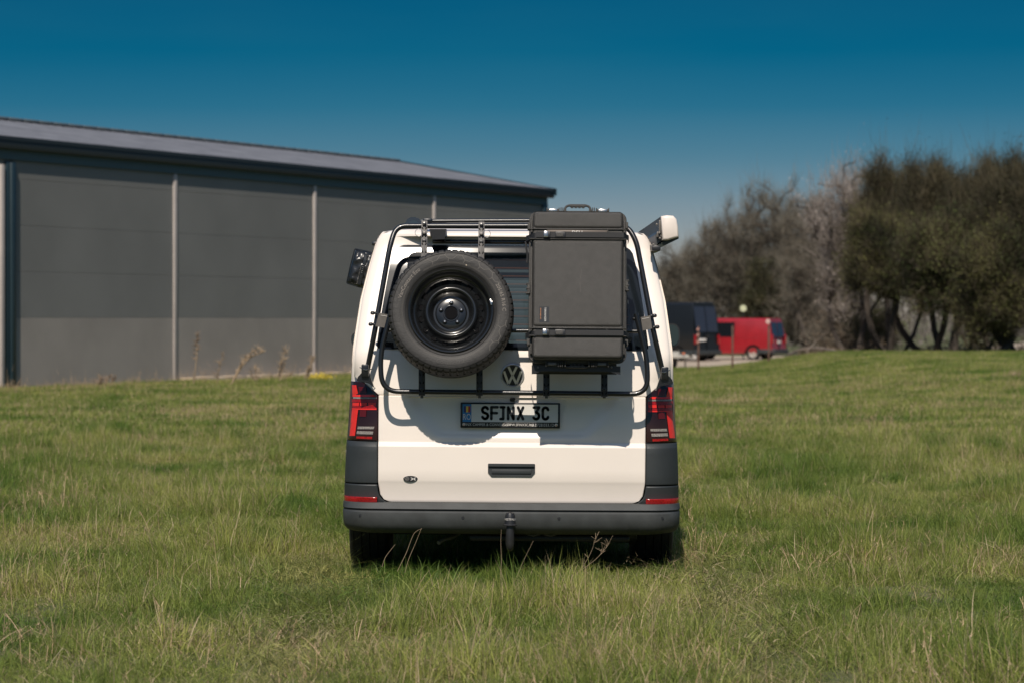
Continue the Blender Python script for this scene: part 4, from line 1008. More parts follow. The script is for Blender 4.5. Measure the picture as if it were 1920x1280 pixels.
# ================================================================== TREES
def leafmat(name, c1, c2, scale=.9, transl=.25):
    m = mat(name, c1, .7, col2=c2, vscale=scale, noise_world=True, lo=.38, hi=.62, detail=6, spec=.2); return m
M['bark'] = mat('bark', (.050, .040, .032), .9, var=.3, vscale=3, noise_world=True)
M['bark_grey'] = mat('grey_bark', (.15, .125, .105), .9, var=.2, vscale=2, noise_world=True)
M['twig'] = leafmat('grey_brown_twigs', (.080, .072, .058), (.160, .146, .116))
M['twig_pale'] = leafmat('pale_twigs', (.15, .13, .115), (.26, .23, .21))
M['twig_dark'] = leafmat('dark_twigs', (.030, .027, .017), (.085, .072, .042))
M['leaf_bud'] = leafmat('brown_buds', (.10, .075, .055), (.17, .135, .095), 1.5)
M['leaf_olive'] = leafmat('olive_leaves', (.030, .042, .012), (.135, .135, .045), .9)
M['leaf_dark'] = leafmat('dark_leaves', (.016, .020, .010), (.055, .055, .024), 1.1)
M['leaf_green'] = leafmat('green_leaves', (.036, .055, .016), (.125, .140, .048), .9)
M['leaf_blossom'] = leafmat('pale_blossom', (.26, .235, .215), (.50, .44, .40), 1.8)
def tree(label, px, Y, top_py, half_px, base_py=None, twig='twig', leaf='leaf_bud', nbr=150, ntw=12, nleaf=12, leafs=.07, trunks=2, crown_lo=.28, bark='bark', seed=0, lean=0., group='trees and bushes along the field edge', name='bare_tree', flat=.75, tall=1.):
    rng = np.random.default_rng(seed + 11)
    bx_ = (px - 960) / F * Y; zb_ = ground(bx_, Y); ht = H - (top_py - 598) / F * Y - zb_; rad = half_px / F * Y
    base = Vector((bx_, Y, zb_)); e = empty(name, label, 'tree', None, tuple(base), group)
    # target points in an uneven crown
    pts = []; cz, hh = ht * (crown_lo + 1) / 2, ht * (1 - crown_lo) / 2
    while len(pts) < nbr:
        d = rng.normal(size=3); d /= np.linalg.norm(d); q = Vector(d)
        shp = .86 + .55 * noise.noise(q * 1.7 + Vector((seed * 3.1, 0, 0))) + .30 * noise.noise(q * 4.1 + Vector((0, seed * 2.7, 0)))
        r_ = rng.uniform() ** .42 * shp
        p = np.array([d[0] * rad * r_, d[1] * rad * r_, cz + d[2] * hh * r_ * (.95 if d[2] > 0 else 1.05)])
        if p[2] > ht * crown_lo * (.95 if crown_lo > .2 else .7) and p[2] < ht * 1.02: pts.append(p)
    nodes = []; par = []
    for t in range(trunks):                                # trunk polylines
        a = rng.uniform(0, 6.28); foot = np.array([math.cos(a) * .22 * (trunks > 1), math.sin(a) * .22 * (trunks > 1), -.1]); top = np.array([rng.uniform(-.45, .45) * rad + lean, rng.uniform(-.3, .3) * rad, ht * (crown_lo + .22)])
        prev = -1; k0 = 7; bend = rng.normal(size=2) * .10 * ht
        for k in range(k0 + 1):
            u = k / k0; p = foot * (1 - u) + top * u; p[0] += bend[0] * math.sin(PI * u) + rng.normal() * .03; p[1] += bend[1] * math.sin(PI * u)
            nodes.append(p); par.append(prev); prev = len(nodes) - 1
    ntr = len(nodes)
    pts.sort(key=lambda p: np.linalg.norm((p - np.array([0, 0, ht * crown_lo])) * np.array([1, 1, .8])))
    for p in pts:
        A = np.array(nodes); d = np.linalg.norm(A - p, axis=1) + np.where(A[:, 2] > p[2] + .1, 1.2, 0)
        d[[i for i in range(ntr) if nodes[i][2] < ht * crown_lo * .45 and crown_lo > .15]] += 9
        j = int(np.argmin(d)); mid = (A[j] + p) / 2 + rng.normal(size=3) * .08 * d[j] + np.array([0, 0, .04])
        nodes.append(mid); par.append(j); nodes.append(p); par.append(len(nodes) - 2)
    N = len(nodes); cnt = np.zeros(N)
    for i in range(N - 1, -1, -1):
        cnt[i] += 1
        if par[i] >= 0: cnt[par[i]] += cnt[i]
    rr0 = .0105 * ht ** .5 * .8
    rad_ = np.minimum(rr0 * .75 * cnt ** .36, .11)
    tm = MB(); lm_ = MB()
    for i in range(N):
        if par[i] < 0: continue
        a, b_ = Vector(nodes[par[i]]) + base, Vector(nodes[i]) + base
        ra, rb = rad_[par[i]], rad_[i]
        if i >= ntr: ra = min(ra, rb * 1.4)
        (tm if i < ntr else lm_).tube([a, b_], [float(ra), float(rb)], 6 if i < ntr else 4, caps=False)
    tm.build('trunk', M[bark], e); lm_.build('limbs', M[bark], e, kind='stuff')
    ends = np.array([nodes[i] for i in range(ntr, N)])
    T = len(ends) * ntw; s = np.repeat(ends, ntw, axis=0) + rng.normal(size=(T, 3)) * .14
    out = s - np.array([0, 0, ht * .45]); out /= np.linalg.norm(out, axis=1)[:, None] + 1e-6
    d = rng.normal(size=(T, 3)) * .62 + out * .5 + np.array([0, 0, .50 * tall]); d /= np.linalg.norm(d, axis=1)[:, None]
    ln = rng.uniform(.25, .95, T)[:, None] * (ht / 6) ** .5; sh_ = rng.uniform(size=T) < .035 * tall; ln[sh_] *= 2.0; d[sh_] = d[sh_] * .45 + np.array([0, 0, 1.]); d /= np.linalg.norm(d, axis=1)[:, None]
    tip = s + d * ln; side = np.cross(d, rng.normal(size=(T, 3))); side /= np.linalg.norm(side, axis=1)[:, None]; wd = .0085
    v = np.stack([s + side * wd, s - side * wd, tip], 1).reshape(-1, 3) + np.array(base)
    me_tris(v, 'twigs', M[twig], e)
    K = T * nleaf // 10
    idx = rng.integers(0, T, K); u = rng.uniform(.1, 1, K)[:, None]; c = s[idx] * (1 - u) + tip[idx] * u + rng.normal(size=(K, 3)) * .06
    a1 = rng.normal(size=(K, 3)); a1 /= np.linalg.norm(a1, axis=1)[:, None]; a2 = np.cross(a1, rng.normal(size=(K, 3))); a2 /= np.linalg.norm(a2, axis=1)[:, None]
    sz = rng.uniform(.5, 1.3, K)[:, None] * leafs
    v = np.stack([c + a1 * sz, c + a2 * sz * .5, c - a1 * sz * .6, c - a2 * sz * .5], 1).reshape(-1, 3) + np.array(base)
    me_tris(v, 'leaves', M[leaf], e, 4)
    return e
def me_tris(v, name, m, parent, k=3):
    o0 = np.array(parent['_o']) if parent is not None else np.zeros(3)
    n_ = len(v); me = bpy.data.meshes.new(name); me.vertices.add(n_); me.vertices.foreach_set('co', (v - o0).astype(np.float32).ravel())
    f = n_ // k; me.loops.add(n_); me.loops.foreach_set('vertex_index', np.arange(n_, dtype=np.int32)); me.polygons.add(f)
    me.polygons.foreach_set('loop_start', np.arange(0, n_, k, dtype=np.int32)); me.materials.append(m); me.update(calc_edges=True)
    ob = bpy.data.objects.new(name, me); COL.objects.link(ob); ob.parent = parent; ob['kind'] = 'stuff'; return ob
DK = dict(twig='twig_dark', name='dark_tree', ntw=34, leafs=.036)
T_ = [
 ('pale grey-brown bare tree showing just right of the van roof', 1262, 165, 452, 70, dict(nleaf=5, leafs=.04, ntw=17, nbr=324, crown_lo=.10)),
 ('bare brown tree rising behind the dark van', 1325, 160, 412, 74, dict(nleaf=5, leafs=.04, ntw=17, nbr=364, crown_lo=.10)),
 ('bushy brown tree behind the gap between dark van and red van', 1382, 158, 372, 76, dict(nleaf=6, leafs=.04, ntw=17, nbr=378, crown_lo=.10)),
 ('tall bare tree straight above the red van', 1452, 158, 322, 84, dict(nleaf=3, leafs=.04, nbr=445, crown_lo=.12, ntw=16, tall=1.6)),
 ('bare tree with greener lower half just right of the red van', 1518, 146, 362, 72, dict(nleaf=5, leafs=.04, ntw=17, nbr=405, crown_lo=.08)),
 ('ivy green bush growing behind the red van roof', 1430, 150, 478, 42, dict(twig='twig_dark', leaf='leaf_dark', nleaf=30, crown_lo=.05, name='green_bush', leafs=.06)),
 ('low olive thicket bush right of the red van, under the bare trees', 1512, 150, 520, 48, dict(twig='twig', leaf='leaf_olive', nleaf=16, nbr=270, crown_lo=.02, name='green_bush', leafs=.05)),
 ('grey-brown bare tree filling the gap behind the blossom tree', 1572, 135, 388, 70, dict(nleaf=4, leafs=.04, ntw=15, nbr=324, crown_lo=.06)),
 ('low dark bush under the crowned trees, right of the blossom trunks', 1640, 104, 560, 60, dict(leaf='leaf_olive', nleaf=9, nbr=189, crown_lo=.02, twig='twig_dark', name='green_bush', ntw=15, leafs=.035)),
 ('low brown bush at the foot of the blossom tree', 1574, 112, 556, 44, dict(twig='twig', leaf='leaf_bud', nleaf=14, nbr=229, crown_lo=.02, name='brown_bush', leafs=.05)),
 ('whitish blossoming tree with two slim trunks in the middle of the hedge', 1594, 99, 298, 88, dict(twig='twig_pale', leaf='leaf_blossom', nleaf=5, ntw=10, nbr=351, leafs=.035, trunks=2, crown_lo=.26, bark='bark', name='blossom_tree', tall=2.2)),
 ('dark crowned tree with forked leaning trunks right of the blossom tree', 1678, 97, 308, 88, dict(leaf='leaf_dark', nleaf=9, nbr=364, trunks=3, crown_lo=.38, **DK)),
 ('dark olive tree with curved trunks, second right of the blossom tree', 1758, 94, 300, 78, dict(leaf='leaf_dark', nleaf=9, nbr=391, trunks=3, crown_lo=.36, **DK)),
 ('green-tinged dense tree with low branches before the dark hedge', 1668, 92, 398, 84, dict(leaf='leaf_olive', nleaf=13, nbr=405, trunks=2, crown_lo=.36, **DK)),
 ('tangled dark tree third from the right edge', 1820, 92, 298, 78, dict(leaf='leaf_dark', nleaf=10, nbr=391, trunks=3, crown_lo=.14, **DK)),
 ('mossy green-brown tree second from the right edge', 1775, 88, 400, 84, dict(leaf='leaf_green', nleaf=12, nbr=405, trunks=2, crown_lo=.32, **DK)),
 ('tall dense dark tree at the right edge of the picture', 1892, 88, 280, 84, dict(leaf='leaf_dark', nleaf=11, nbr=432, trunks=3, crown_lo=.06, **DK)),
 ('low bushy olive tree in front of the dark tree at the right edge', 1868, 84, 420, 72, dict(leaf='leaf_olive', nleaf=13, nbr=351, trunks=2, crown_lo=.08, **DK)),
 ('dark tree filling the gap before the right edge, slightly further back', 1858, 99, 296, 70, dict(leaf='leaf_dark', nleaf=9, nbr=324, trunks=2, crown_lo=.2, **DK)),
 ('dark tree cut by the right edge of the picture', 1968, 86, 275, 84, dict(leaf='leaf_dark', nleaf=11, nbr=405, trunks=3, crown_lo=.06, **DK)),
]
for i, (lab, px, Y, tp, hp, kw) in enumerate(T_): tree(lab, px, Y, tp, hp, seed=i, **kw)
# far thicket seen between the trunks
rng = np.random.default_rng(5)
K = 15000; X = rng.uniform(8, 70, K); Yt = rng.uniform(175, 215, K) ; top = 2.6 + 1.0 * np.sin(X * .5) + 1.1 * np.sin(X * 1.3 + 2) + .9 * np.sin(X * 2.9); Z = rng.uniform(0, 1, K) ** .8 * top - .6
c = np.stack([X, Yt, Z], 1); a1 = rng.normal(size=(K, 3)) * .05; a2 = rng.normal(size=(K, 3)) * .12 + [0, 0, .5]
me_tris(np.stack([c + a1, c + a2, c - a1], 1).reshape(-1, 3), 'distant_thicket', leafmat('far_brush', (.085, .075, .065), (.15, .135, .12), .3), None)
# fence brush under the trees
K = 9000; u = rng.uniform(0, 1, K); pxs = 1478 + u * 500; Yb = rng.uniform(96, 104, K); X = (pxs - 960) / F * Yb; top = .35 + .45 * np.abs(np.sin(X * .9)) + .2 * np.sin(X * 3.1); Z = np.array([ground(x, y) for x, y in zip(X, Yb)]) + rng.uniform(0, 1, K) * np.maximum(top, .1)
c = np.stack([X, Yb, Z], 1); a1 = rng.normal(size=(K, 3)) * .09; a2 = rng.normal(size=(K, 3)) * .02
me_tris(np.stack([c + a1, c + a2, c - a1], 1).reshape(-1, 3), 'undergrowth', leafmat('dry_undergrowth', (.05, .040, .028), (.15, .115, .08), .8), None)
# fallen branch, posts, marker lamp
fb = MB(); zt_ = lambda px, py, Y: W(px, py, Y)
fb.tube(curve([zt_(1478, 664, 92), zt_(1500, 655, 93), zt_(1530, 652, 93), zt_(1566, 657, 92)], 5), .035, 6); fb.tube(curve([zt_(1512, 660, 92), zt_(1530, 640, 92.3), zt_(1552, 622, 92)], 4), [.022] * 8 + [.01], 5)
tag(fb.build('fallen_branch', M['bark_grey']), 'bleached fallen branch lying on the grass edge right of the red van', 'branch')
M['rust'] = mat('rusty_post', (.10, .055, .04), .8, var=.3, vscale=12)
for px, pyt, pyb, lab in ((1309.5, 613, 690, 'rusty thin fence post in front of the dark van'), (1373.5, 612, 686, 'rusty thin fence post by the front of the red van side'), (1441.5, 612, 682, 'rusty thin fence post with a round white reflector at the red van rear')):
    Y = 84; a = W(px, pyt, Y); g_ = ground(a.x, Y); e = empty('fence_post', lab, 'post', None, (a.x, Y, g_), 'thin rusty fence posts before the vans')
    mb = MB(); mb.box((a.x, Y, (a.z + g_) / 2 - .05), (.055, .055, a.z - g_ + .1), bev=.006); mb.build('post', M['rust'], e)
    mb = MB(); mb.box((a.x, Y, a.z + .004), (.075, .075, .02), bev=.004); mb.build('post_cap', M['rust'], e)
    if px > 1440:
        c = W(1440, 603, Y); mb = MB(); mb.lathe([(0, -.02), (.062, -.02), (.066, 0), (.062, .02), (0, .02)], 20, mtx=Matrix.Translation((c.x, Y, c.z))); rf = mb.build('round_reflector', mat('reflector_white', (.62, .50, .45), .4), e)
        mb = MB(); mb.lathe([(0, -.025), (.028, -.025), (.028, -.02)], 16, mtx=Matrix.Translation((c.x, Y, c.z))); mb.build('reflector_centre', mat('reflector_pink', (.45, .12, .12), .4), rf)
        mb = MB(); mb.box((c.x + .01, Y, (c.z + a.z) / 2), (.025, .025, .12)); mb.build('neck', M['rust'], e)
    if px < 1320:
        for py in (618, 628.5, 641): 
            c = W(px - 1, py, Y - .04); mb = MB(); mb.lathe([(0, -.02), (.035, -.018), (.045, 0), (.02, .02)], 14, mtx=Matrix.Translation(c)); mb.build('insulator', mat('insulator_pink', (.36, .19, .16), .5) if py == 618 else bpy.data.materials['insulator_pink'], e)
c = W(1393.5, 578.5, 140); e = empty('round_sign', 'round pale green-white sign on a thin pole above the red van', 'sign', None, (c.x, 140, ground(c.x, 140)))
mb = MB(); mb.lathe([(0, -.03), (.16, -.03), (.165, 0), (0, 0)], 24, mtx=Matrix.Translation(c)); mb.build('disc', mat('sign_pale', (.50, .52, .34), .4), e)
mb = MB(); mb.tube([(c.x, 140.03, ground(c.x, 140) - .1), (c.x, 140.03, c.z)], .03, 8); mb.build('pole', M['matblack'], e)

# ================================================================== FAR VANS
def far_van(name, label, px_rear, Y, yaw, ln, wd, ht, paint, highroof, lamp_py=None):
    """px_rear: photo x of the near rear corner; heading = (-cos yaw, sin yaw)"""
    X = (px_rear - 960) / F * Y; g_ = ground(X, Y)
    hd = Vector((-math.cos(yaw), math.sin(yaw), 0)); rt = Vector((math.sin(yaw), math.cos(yaw), 0))
    mt = Matrix((rt, hd, Vector((0, 0, 1)))).transposed().to_4x4(); mt.translation = Vector((X, Y, g_))
    e = empty(name, label, 'van', mt)
    # local: x to the far side (0..wd), y forwards, z up; cross section tumblehome
    def sec(y, zt, zb, ins):
        pts = [(0 + .03, zb), (0, zb + .12), (0, zt * .52), (ins * .6, zt * .80), (ins, zt - .10), (ins + .12, zt), (wd - ins - .12, zt), (wd - ins, zt - .10), (wd - ins * .6, zt * .80), (wd, zt * .52), (wd, zb + .12), (wd - .03, zb)]
        return [(a, y, b) for a, b in pts]
    ins = .10 if not highroof else .13
    S_ = [(.10, ht * .50, .34, .03), (.0, ht * .50, .34, .02)]
    secs = [sec(.05, ht * .99, .36, ins + .04), sec(.12, ht, .34, ins), sec(ln - 1.75, ht, .30, ins), sec(ln - .95, ht * .60, .30, ins * .5), sec(ln - .1, ht * .45, .32, .08), sec(ln, ht * .34, .36, .12)]
    # lean the rear window
    secs[0] = [(a, .05 + (.16 if c > ht * .6 else 0) * (c - ht * .52) / (ht * .48) * 1.2 if c > ht * .5 else .05, c) for a, b, c in secs[0]]
    secs[1] = [(a, b + .16, c) for a, b, c in secs[1]]
    n = 12; vs = [p for s in secs for p in s]
    # wheel arches
    vv = []
    for (x, y, z) in vs: vv.append((x, y, z))
    fs = [[i * n + j, i * n + (j + 1) % n, (i + 1) * n + (j + 1) % n, (i + 1) * n + j][::-1] for i in range(len(secs) - 1) for j in range(n)] + [list(range(n)), [(len(secs) - 1) * n + j for j in range(n)][::-1]]
    mb = MB(); mb.add(vv, fs); bo_ = mb.build('body', paint, e, ang=25)
    dark = M['darkglass']
    mb = MB(); zc0, zc1 = ht * .56, ht * .90
    def sx(z): return ins * max(0, (z / ht - .52) / .28) * .6 if z < ht * .8 else ins * .8
    wy0, wy1 = ln - 2.65, ln - 1.9
    mb.add([(sx(zc0) - .012, wy0, zc0), (sx(zc0) - .012, wy1 + .35, zc0), (sx(zc1) - .012, wy1, zc1), (sx(zc1) - .012, wy0, zc1)], [[0, 1, 2, 3]]); mb.build('cab_window', dark, e, smooth=False)
    if not highroof:
        mb = MB(); mb.add([(sx(zc0) - .012, 1.95, zc0 - .02), (sx(zc0) - .012, 3.0, zc0 - .02), (sx(zc1) - .012, 3.0, zc1), (sx(zc1) - .012, 1.95, zc1)], [[0, 1, 2, 3]]); mb.build('side_window', dark, e, smooth=False)
    # rear doors: window, plate, lamps, handle, bumper
    yr_ = lambda z: .05 + (.19 * (z - ht * .52) / (ht * .48) if z > ht * .52 else 0) - .012
    for a, b in (((.16, wd / 2 - .03), (wd / 2 + .03, wd - .16)) if True else ()):
        mb = MB(); z0_, z1_ = (ht * .56, ht * .90) if not highroof else (ht * .50, ht * .93)
        mb.add([(a, yr_(z0_) , z0_), (a + .0, yr_(z1_), z1_), (b, yr_(z1_), z1_), (b, yr_(z0_), z0_)], [[0, 1, 2, 3]]); mb.build('rear_window', M['rearglass'], e, smooth=False)
    mb = MB(); mb.box((wd / 2, .035, (ht * .52 + .4) / 2), (.012, .03, ht * .52 - .4)); mb.build('door_gap', M['black'], e)
    mb = MB(); mb.box((wd / 2 - (.35 if highroof else 0), .03, .98 if highroof else .85), (.52, .02, .125), bev=.004); mb.build('number_plate', M['plate'], e)
    for x_ in (.09, wd - .09):
        mb = MB(); mb.box((x_, .04, 1.0), (.14, .05, .42), bev=.02); mb.build('tail_light', M['redband'], e)
    mb = MB(); mb.box((wd / 2, .0, .42), (wd - .02, .16, .22), bev=.03); mb.box((-.005, .45, .42), (.03, .75, .20), bev=.01); mb.build('bumper', M['plastic'], e)
    mb = MB(); mb.box((wd / 2, .02, 1.08 if not highroof else 1.15), (.30, .03, .09), bev=.01); mb.build('door_handle', M['matblack'], e)
    mb = MB(); mb.box((-.004, ln / 2, ht * .53), (.012, ln * .72, .03), bev=.003); mb.build('side_rail', M['matblack'] if highroof else paint, e)
    for yw in (1.0, ln - .95):
        for xw in (.11, wd - .11):
            w2 = MB(); m2 = Matrix.Translation((xw, yw, .335)) @ Matrix.Rotation(R(90 if xw > 1 else -90), 4, 'Z')
            w2.lathe([(.20, -.10), (.30, -.115), (.33, -.09), (.33, .09), (.30, .11), (.20, .1)], 28, mtx=m2); wo2 = w2.build('wheel', M['rubber'], e)
            w2 = MB(); w2.lathe([(0, -.10), (.06, -.105), (.09, -.08), (.17, -.085), (.20, -.112), (.21, -.10)], 24, mtx=m2); w2.build('rim', mat('far_rim', (.42, .38, .34), .4, metal=.3) if 'far_rim' not in bpy.data.materials else bpy.data.materials['far_rim'], wo2)
            ar = MB(); ar.add([(xw + (-.118 if xw < 1 else .118), yw + r_ * math.cos(PI * k / 14), .30 + r_ * math.sin(PI * k / 14)) for r_ in (.34, .43) for k in range(15)], [[k, k + 1, 16 + k, 15 + k] for k in range(14)]); ar.build('wheel_arch', M['black'], wo2, smooth=False)
    return e
M['rearglass'] = mat('far_rear_glass', (.03, .035, .05), .06, spec=.8)
red = mat('red_van_paint', (.27, .012, .018), .35, coat=.5, var=.08, vscale=2)
blk = mat('dark_van_paint', (.006, .007, .008), .35, coat=.2)
far_van('red_van', 'red panel van parked on the gravel behind the field, seen from its rear left side', 1449, 134.5, R(26), 4.9, 1.9, 1.97, red, False)
far_van('dark_van', 'dark high-roofed van parked beside the red van, its rear turned to us', 1303, 130, R(40), 5.9, 2.0, 2.70, blk, True)
# trailer nose behind the van mirror
c = W(1277, 672, 112); c.z = ground(c.x, 112)
tr = empty('utility_trailer', 'pale grey utility trailer with an orange lamp beside the dark van', 'trailer', None, tuple(c))
mb = MB(); mb.box((c.x - .10, 112, c.z + .48), (.72, 1.2, .13), bev=.02); mb.box((c.x - .24, 112, c.z + .58), (.3, .9, .16), bev=.02); mb.build('trailer_bed', mat('trailer_grey', (.33, .32, .29), .5, var=.15, vscale=6), tr)
mb = MB(); mb.lathe([(0, -.08), (.12, -.08), (.24, -.09), (.26, 0), (.24, .09), (0, .09)], 24, mtx=Matrix.Translation((c.x - .33, 112, c.z + .26)) @ Matrix.Rotation(R(60), 4, 'Z')); mb.build('wheel', M['rubber'], tr)
mb = MB(); mb.tube([(c.x + .16, 111.9, c.z + .42), (c.x + .16, 111.9, c.z + .02)], .03, 8); mb.tube([(c.x + .2, 111.6, c.z + .42), (c.x + .35, 110.8, c.z + .40)], .035, 8); mb.build('drawbar', mat('drawbar_steel', (.25, .24, .22), .5), tr)
mb = MB(); mb.box((c.x + .06, 111.35, c.z + .60), (.10, .05, .07), bev=.01); mb.build('trailer_lamp', mat('orange_lamp', (.55, .14, .04), .4), tr)
mb = MB(); mb.lathe([(0, -.03), (.07, -.03), (.09, 0), (0, .02)], 16, mtx=Matrix.Translation((c.x + .50, 111.4, c.z + .45))); mb.build('round_lamp', mat('lamp_glass', (.4, .38, .36), .2), tr)
c = W(1255, 600, 150); g_ = ground(c.x, 150)
mb = MB(); mb.box((c.x, 150, (c.z + g_) / 2 + .1), (.28, .28, c.z - g_ + .5), bev=.03)
tag(mb.build('concrete_pillar', mat('pale_concrete', (.42, .36, .31), .8)), 'pale concrete pillar peeping out between our van and the dark van', 'pillar')

# ================================================================== GRASS
def grass_mat(name, A, B, C, D_, scale, dry_bias=0.):
    m = bpy.data.materials.new(name); m.use_nodes = True; n = m.node_tree; b = n.nodes['Principled BSDF']; o = n.nodes['Material Output']
    g_ = n.nodes.new('ShaderNodeNewGeometry'); x = n.nodes.new('ShaderNodeTexNoise'); x.inputs['Scale'].default_value = scale; x.inputs['Detail'].default_value = 8; x.inputs['Roughness'].default_value = .62; n.links.new(g_.outputs['Position'], x.inputs['Vector'])
    at = n.nodes.new('ShaderNodeAttribute'); at.attribute_name = 'tone'
    r1 = n.nodes.new('ShaderNodeValToRGB'); r1.color_ramp.elements[0].position = .38; r1.color_ramp.elements[1].position = .62
    r1.color_ramp.elements[0].color = (*A, 1); r1.color_ramp.elements[1].color = (*B, 1); n.links.new(x.outputs[0], r1.inputs[0])
    r2 = n.nodes.new('ShaderNodeValToRGB'); cr2 = r2.color_ramp; cr2.elements[0].position = 0; cr2.elements[0].color = (.50, .53, .50, 1); cr2.elements[1].position = 1; cr2.elements[1].color = (1.45, 1.32, 1.3, 1)
    n.links.new(at.outputs['Fac'], r2.inputs[0])
    mu = n.nodes.new('ShaderNodeMix'); mu.data_type = 'RGBA'; mu.blend_type = 'MULTIPLY'; mu.inputs[0].default_value = 1; n.links.new(r1.outputs[0], mu.inputs[6]); n.links.new(r2.outputs[0], mu.inputs[7])
    # dry blades: tone above a limit
    gt = n.nodes.new('ShaderNodeMath'); gt.operation = 'GREATER_THAN'
    x2 = n.nodes.new('ShaderNodeTexNoise'); x2.inputs['Scale'].default_value = .55; x2.inputs['Detail'].default_value = 3; n.links.new(g_.outputs['Position'], x2.inputs['Vector'])
    mr = n.nodes.new('ShaderNodeMapRange'); mr.inputs[1].default_value = .40; mr.inputs[2].default_value = .68; mr.inputs[3].default_value = .985 - dry_bias; mr.inputs[4].default_value = .72 - dry_bias; n.links.new(x2.outputs[0], mr.inputs[0])
    n.links.new(at.outputs['Fac'], gt.inputs[0]); n.links.new(mr.outputs[0], gt.inputs[1])
    m2 = n.nodes.new('ShaderNodeMix'); m2.data_type = 'RGBA'; n.links.new(gt.outputs[0], m2.inputs[0]); n.links.new(mu.outputs[2], m2.inputs[6]); m2.inputs[7].default_value = (*C, 1)
    n.links.new(m2.outputs[2], b.inputs['Base Color']); b.inputs['Roughness'].default_value = .5; b.inputs['Specular IOR Level'].default_value = .35
    t = n.nodes.new('ShaderNodeBsdfTranslucent'); n.links.new(m2.outputs[2], t.inputs[0]); s = n.nodes.new('ShaderNodeMixShader'); s.inputs[0].default_value = D_
    n.links.new(b.outputs[0], s.inputs[1]); n.links.new(t.outputs[0], s.inputs[2]); n.links.new(s.outputs[0], o.inputs[0]); return m
M['grass'] = grass_mat('grass_blades', (.098, .178, .028), (.355, .395, .105), (.46, .37, .22), .42, .55)
M['flatgrass'] = grass_mat('flattened_grass', (.15, .20, .045), (.34, .35, .12), (.46, .38, .23), .40, .6)
M['drygrass'] = grass_mat('dry_stems', (.36, .27, .16), (.46, .36, .24), (.30, .2, .12), .15, 1.5)
def blade_clump(name, nb, rad_, h0, h1, wd, lean, segs, m, seed, stalk=False):
    rng = np.random.default_rng(seed); V = []; Fc = []; tone = []
    for _ in range(nb):
        a = rng.uniform(0, 2 * PI); r_ = rad_ * math.sqrt(rng.uniform()); bx, by = r_ * math.cos(a), r_ * math.sin(a)
        h = rng.uniform(h0, h1) * (1 - .3 * (r_ / rad_) ** 2); d = rng.uniform(0, 2 * PI); ln = abs(rng.normal()) * lean * h
        dx, dy = math.cos(d) * ln, math.sin(d) * ln; f = rng.uniform(0, 2 * PI); wx, wy = math.cos(f), math.sin(f); w0 = wd * rng.uniform(.6, 1.3); tn = rng.uniform()
        o = len(V); kink = rng.uniform(.4, .9) if stalk and rng.uniform() < .35 else None
        kd = rng.normal(size=2) * .5
        for k in range(segs + 1):
            u = k / segs; q = u ** 1.9 if not stalk else u ** 1.2
            ww = w0 * (1 - u ** 2.2) if not stalk else w0 * (1 - .5 * u)
            zz_ = h * (u - .18 * u * u * min(1.5, ln / h) * 2 * u); px_, py_ = bx + dx * q, by + dy * q
            if kink and u > kink: px_ += kd[0] * h * (u - kink); py_ += kd[1] * h * (u - kink); zz_ -= (u - kink) * h * 1.1
            if k < segs or stalk: V += [(px_ - wx * ww / 2, py_ - wy * ww / 2, zz_), (px_ + wx * ww / 2, py_ + wy * ww / 2, zz_)]
            else: V.append((px_, py_, zz_))
        nq = segs if stalk else segs - 1
        for k in range(nq): Fc.append((o + 2 * k, o + 2 * k + 1, o + 2 * k + 3, o + 2 * k + 2)); tone.append(tn)
        if not stalk: Fc.append((o + 2 * segs - 2, o + 2 * segs - 1, o + 2 * segs)); tone.append(tn)
        elif rng.uniform() < .5:                           # small seed tufts / side twigs
            tip = np.array(V[-1])
            for q in range(5):
                c = tip + rng.normal(size=3) * [.008, .008, .014] - [0, 0, q * .012]; e_ = c + rng.normal(size=3) * .014 + [0, 0, .012]; o2 = len(V)
                V += [tuple(c), tuple(c + [.003, .002, 0]), tuple(e_)]; Fc.append((o2, o2 + 1, o2 + 2)); tone.append(tn)
    me = bpy.data.meshes.new(name); me.from_pydata(V, [], Fc); me.materials.append(m)
    at = me.attributes.new('tone', 'FLOAT', 'FACE'); at.data.foreach_set('value', tone); me.update()
    return bpy.data.objects.new(name, me)
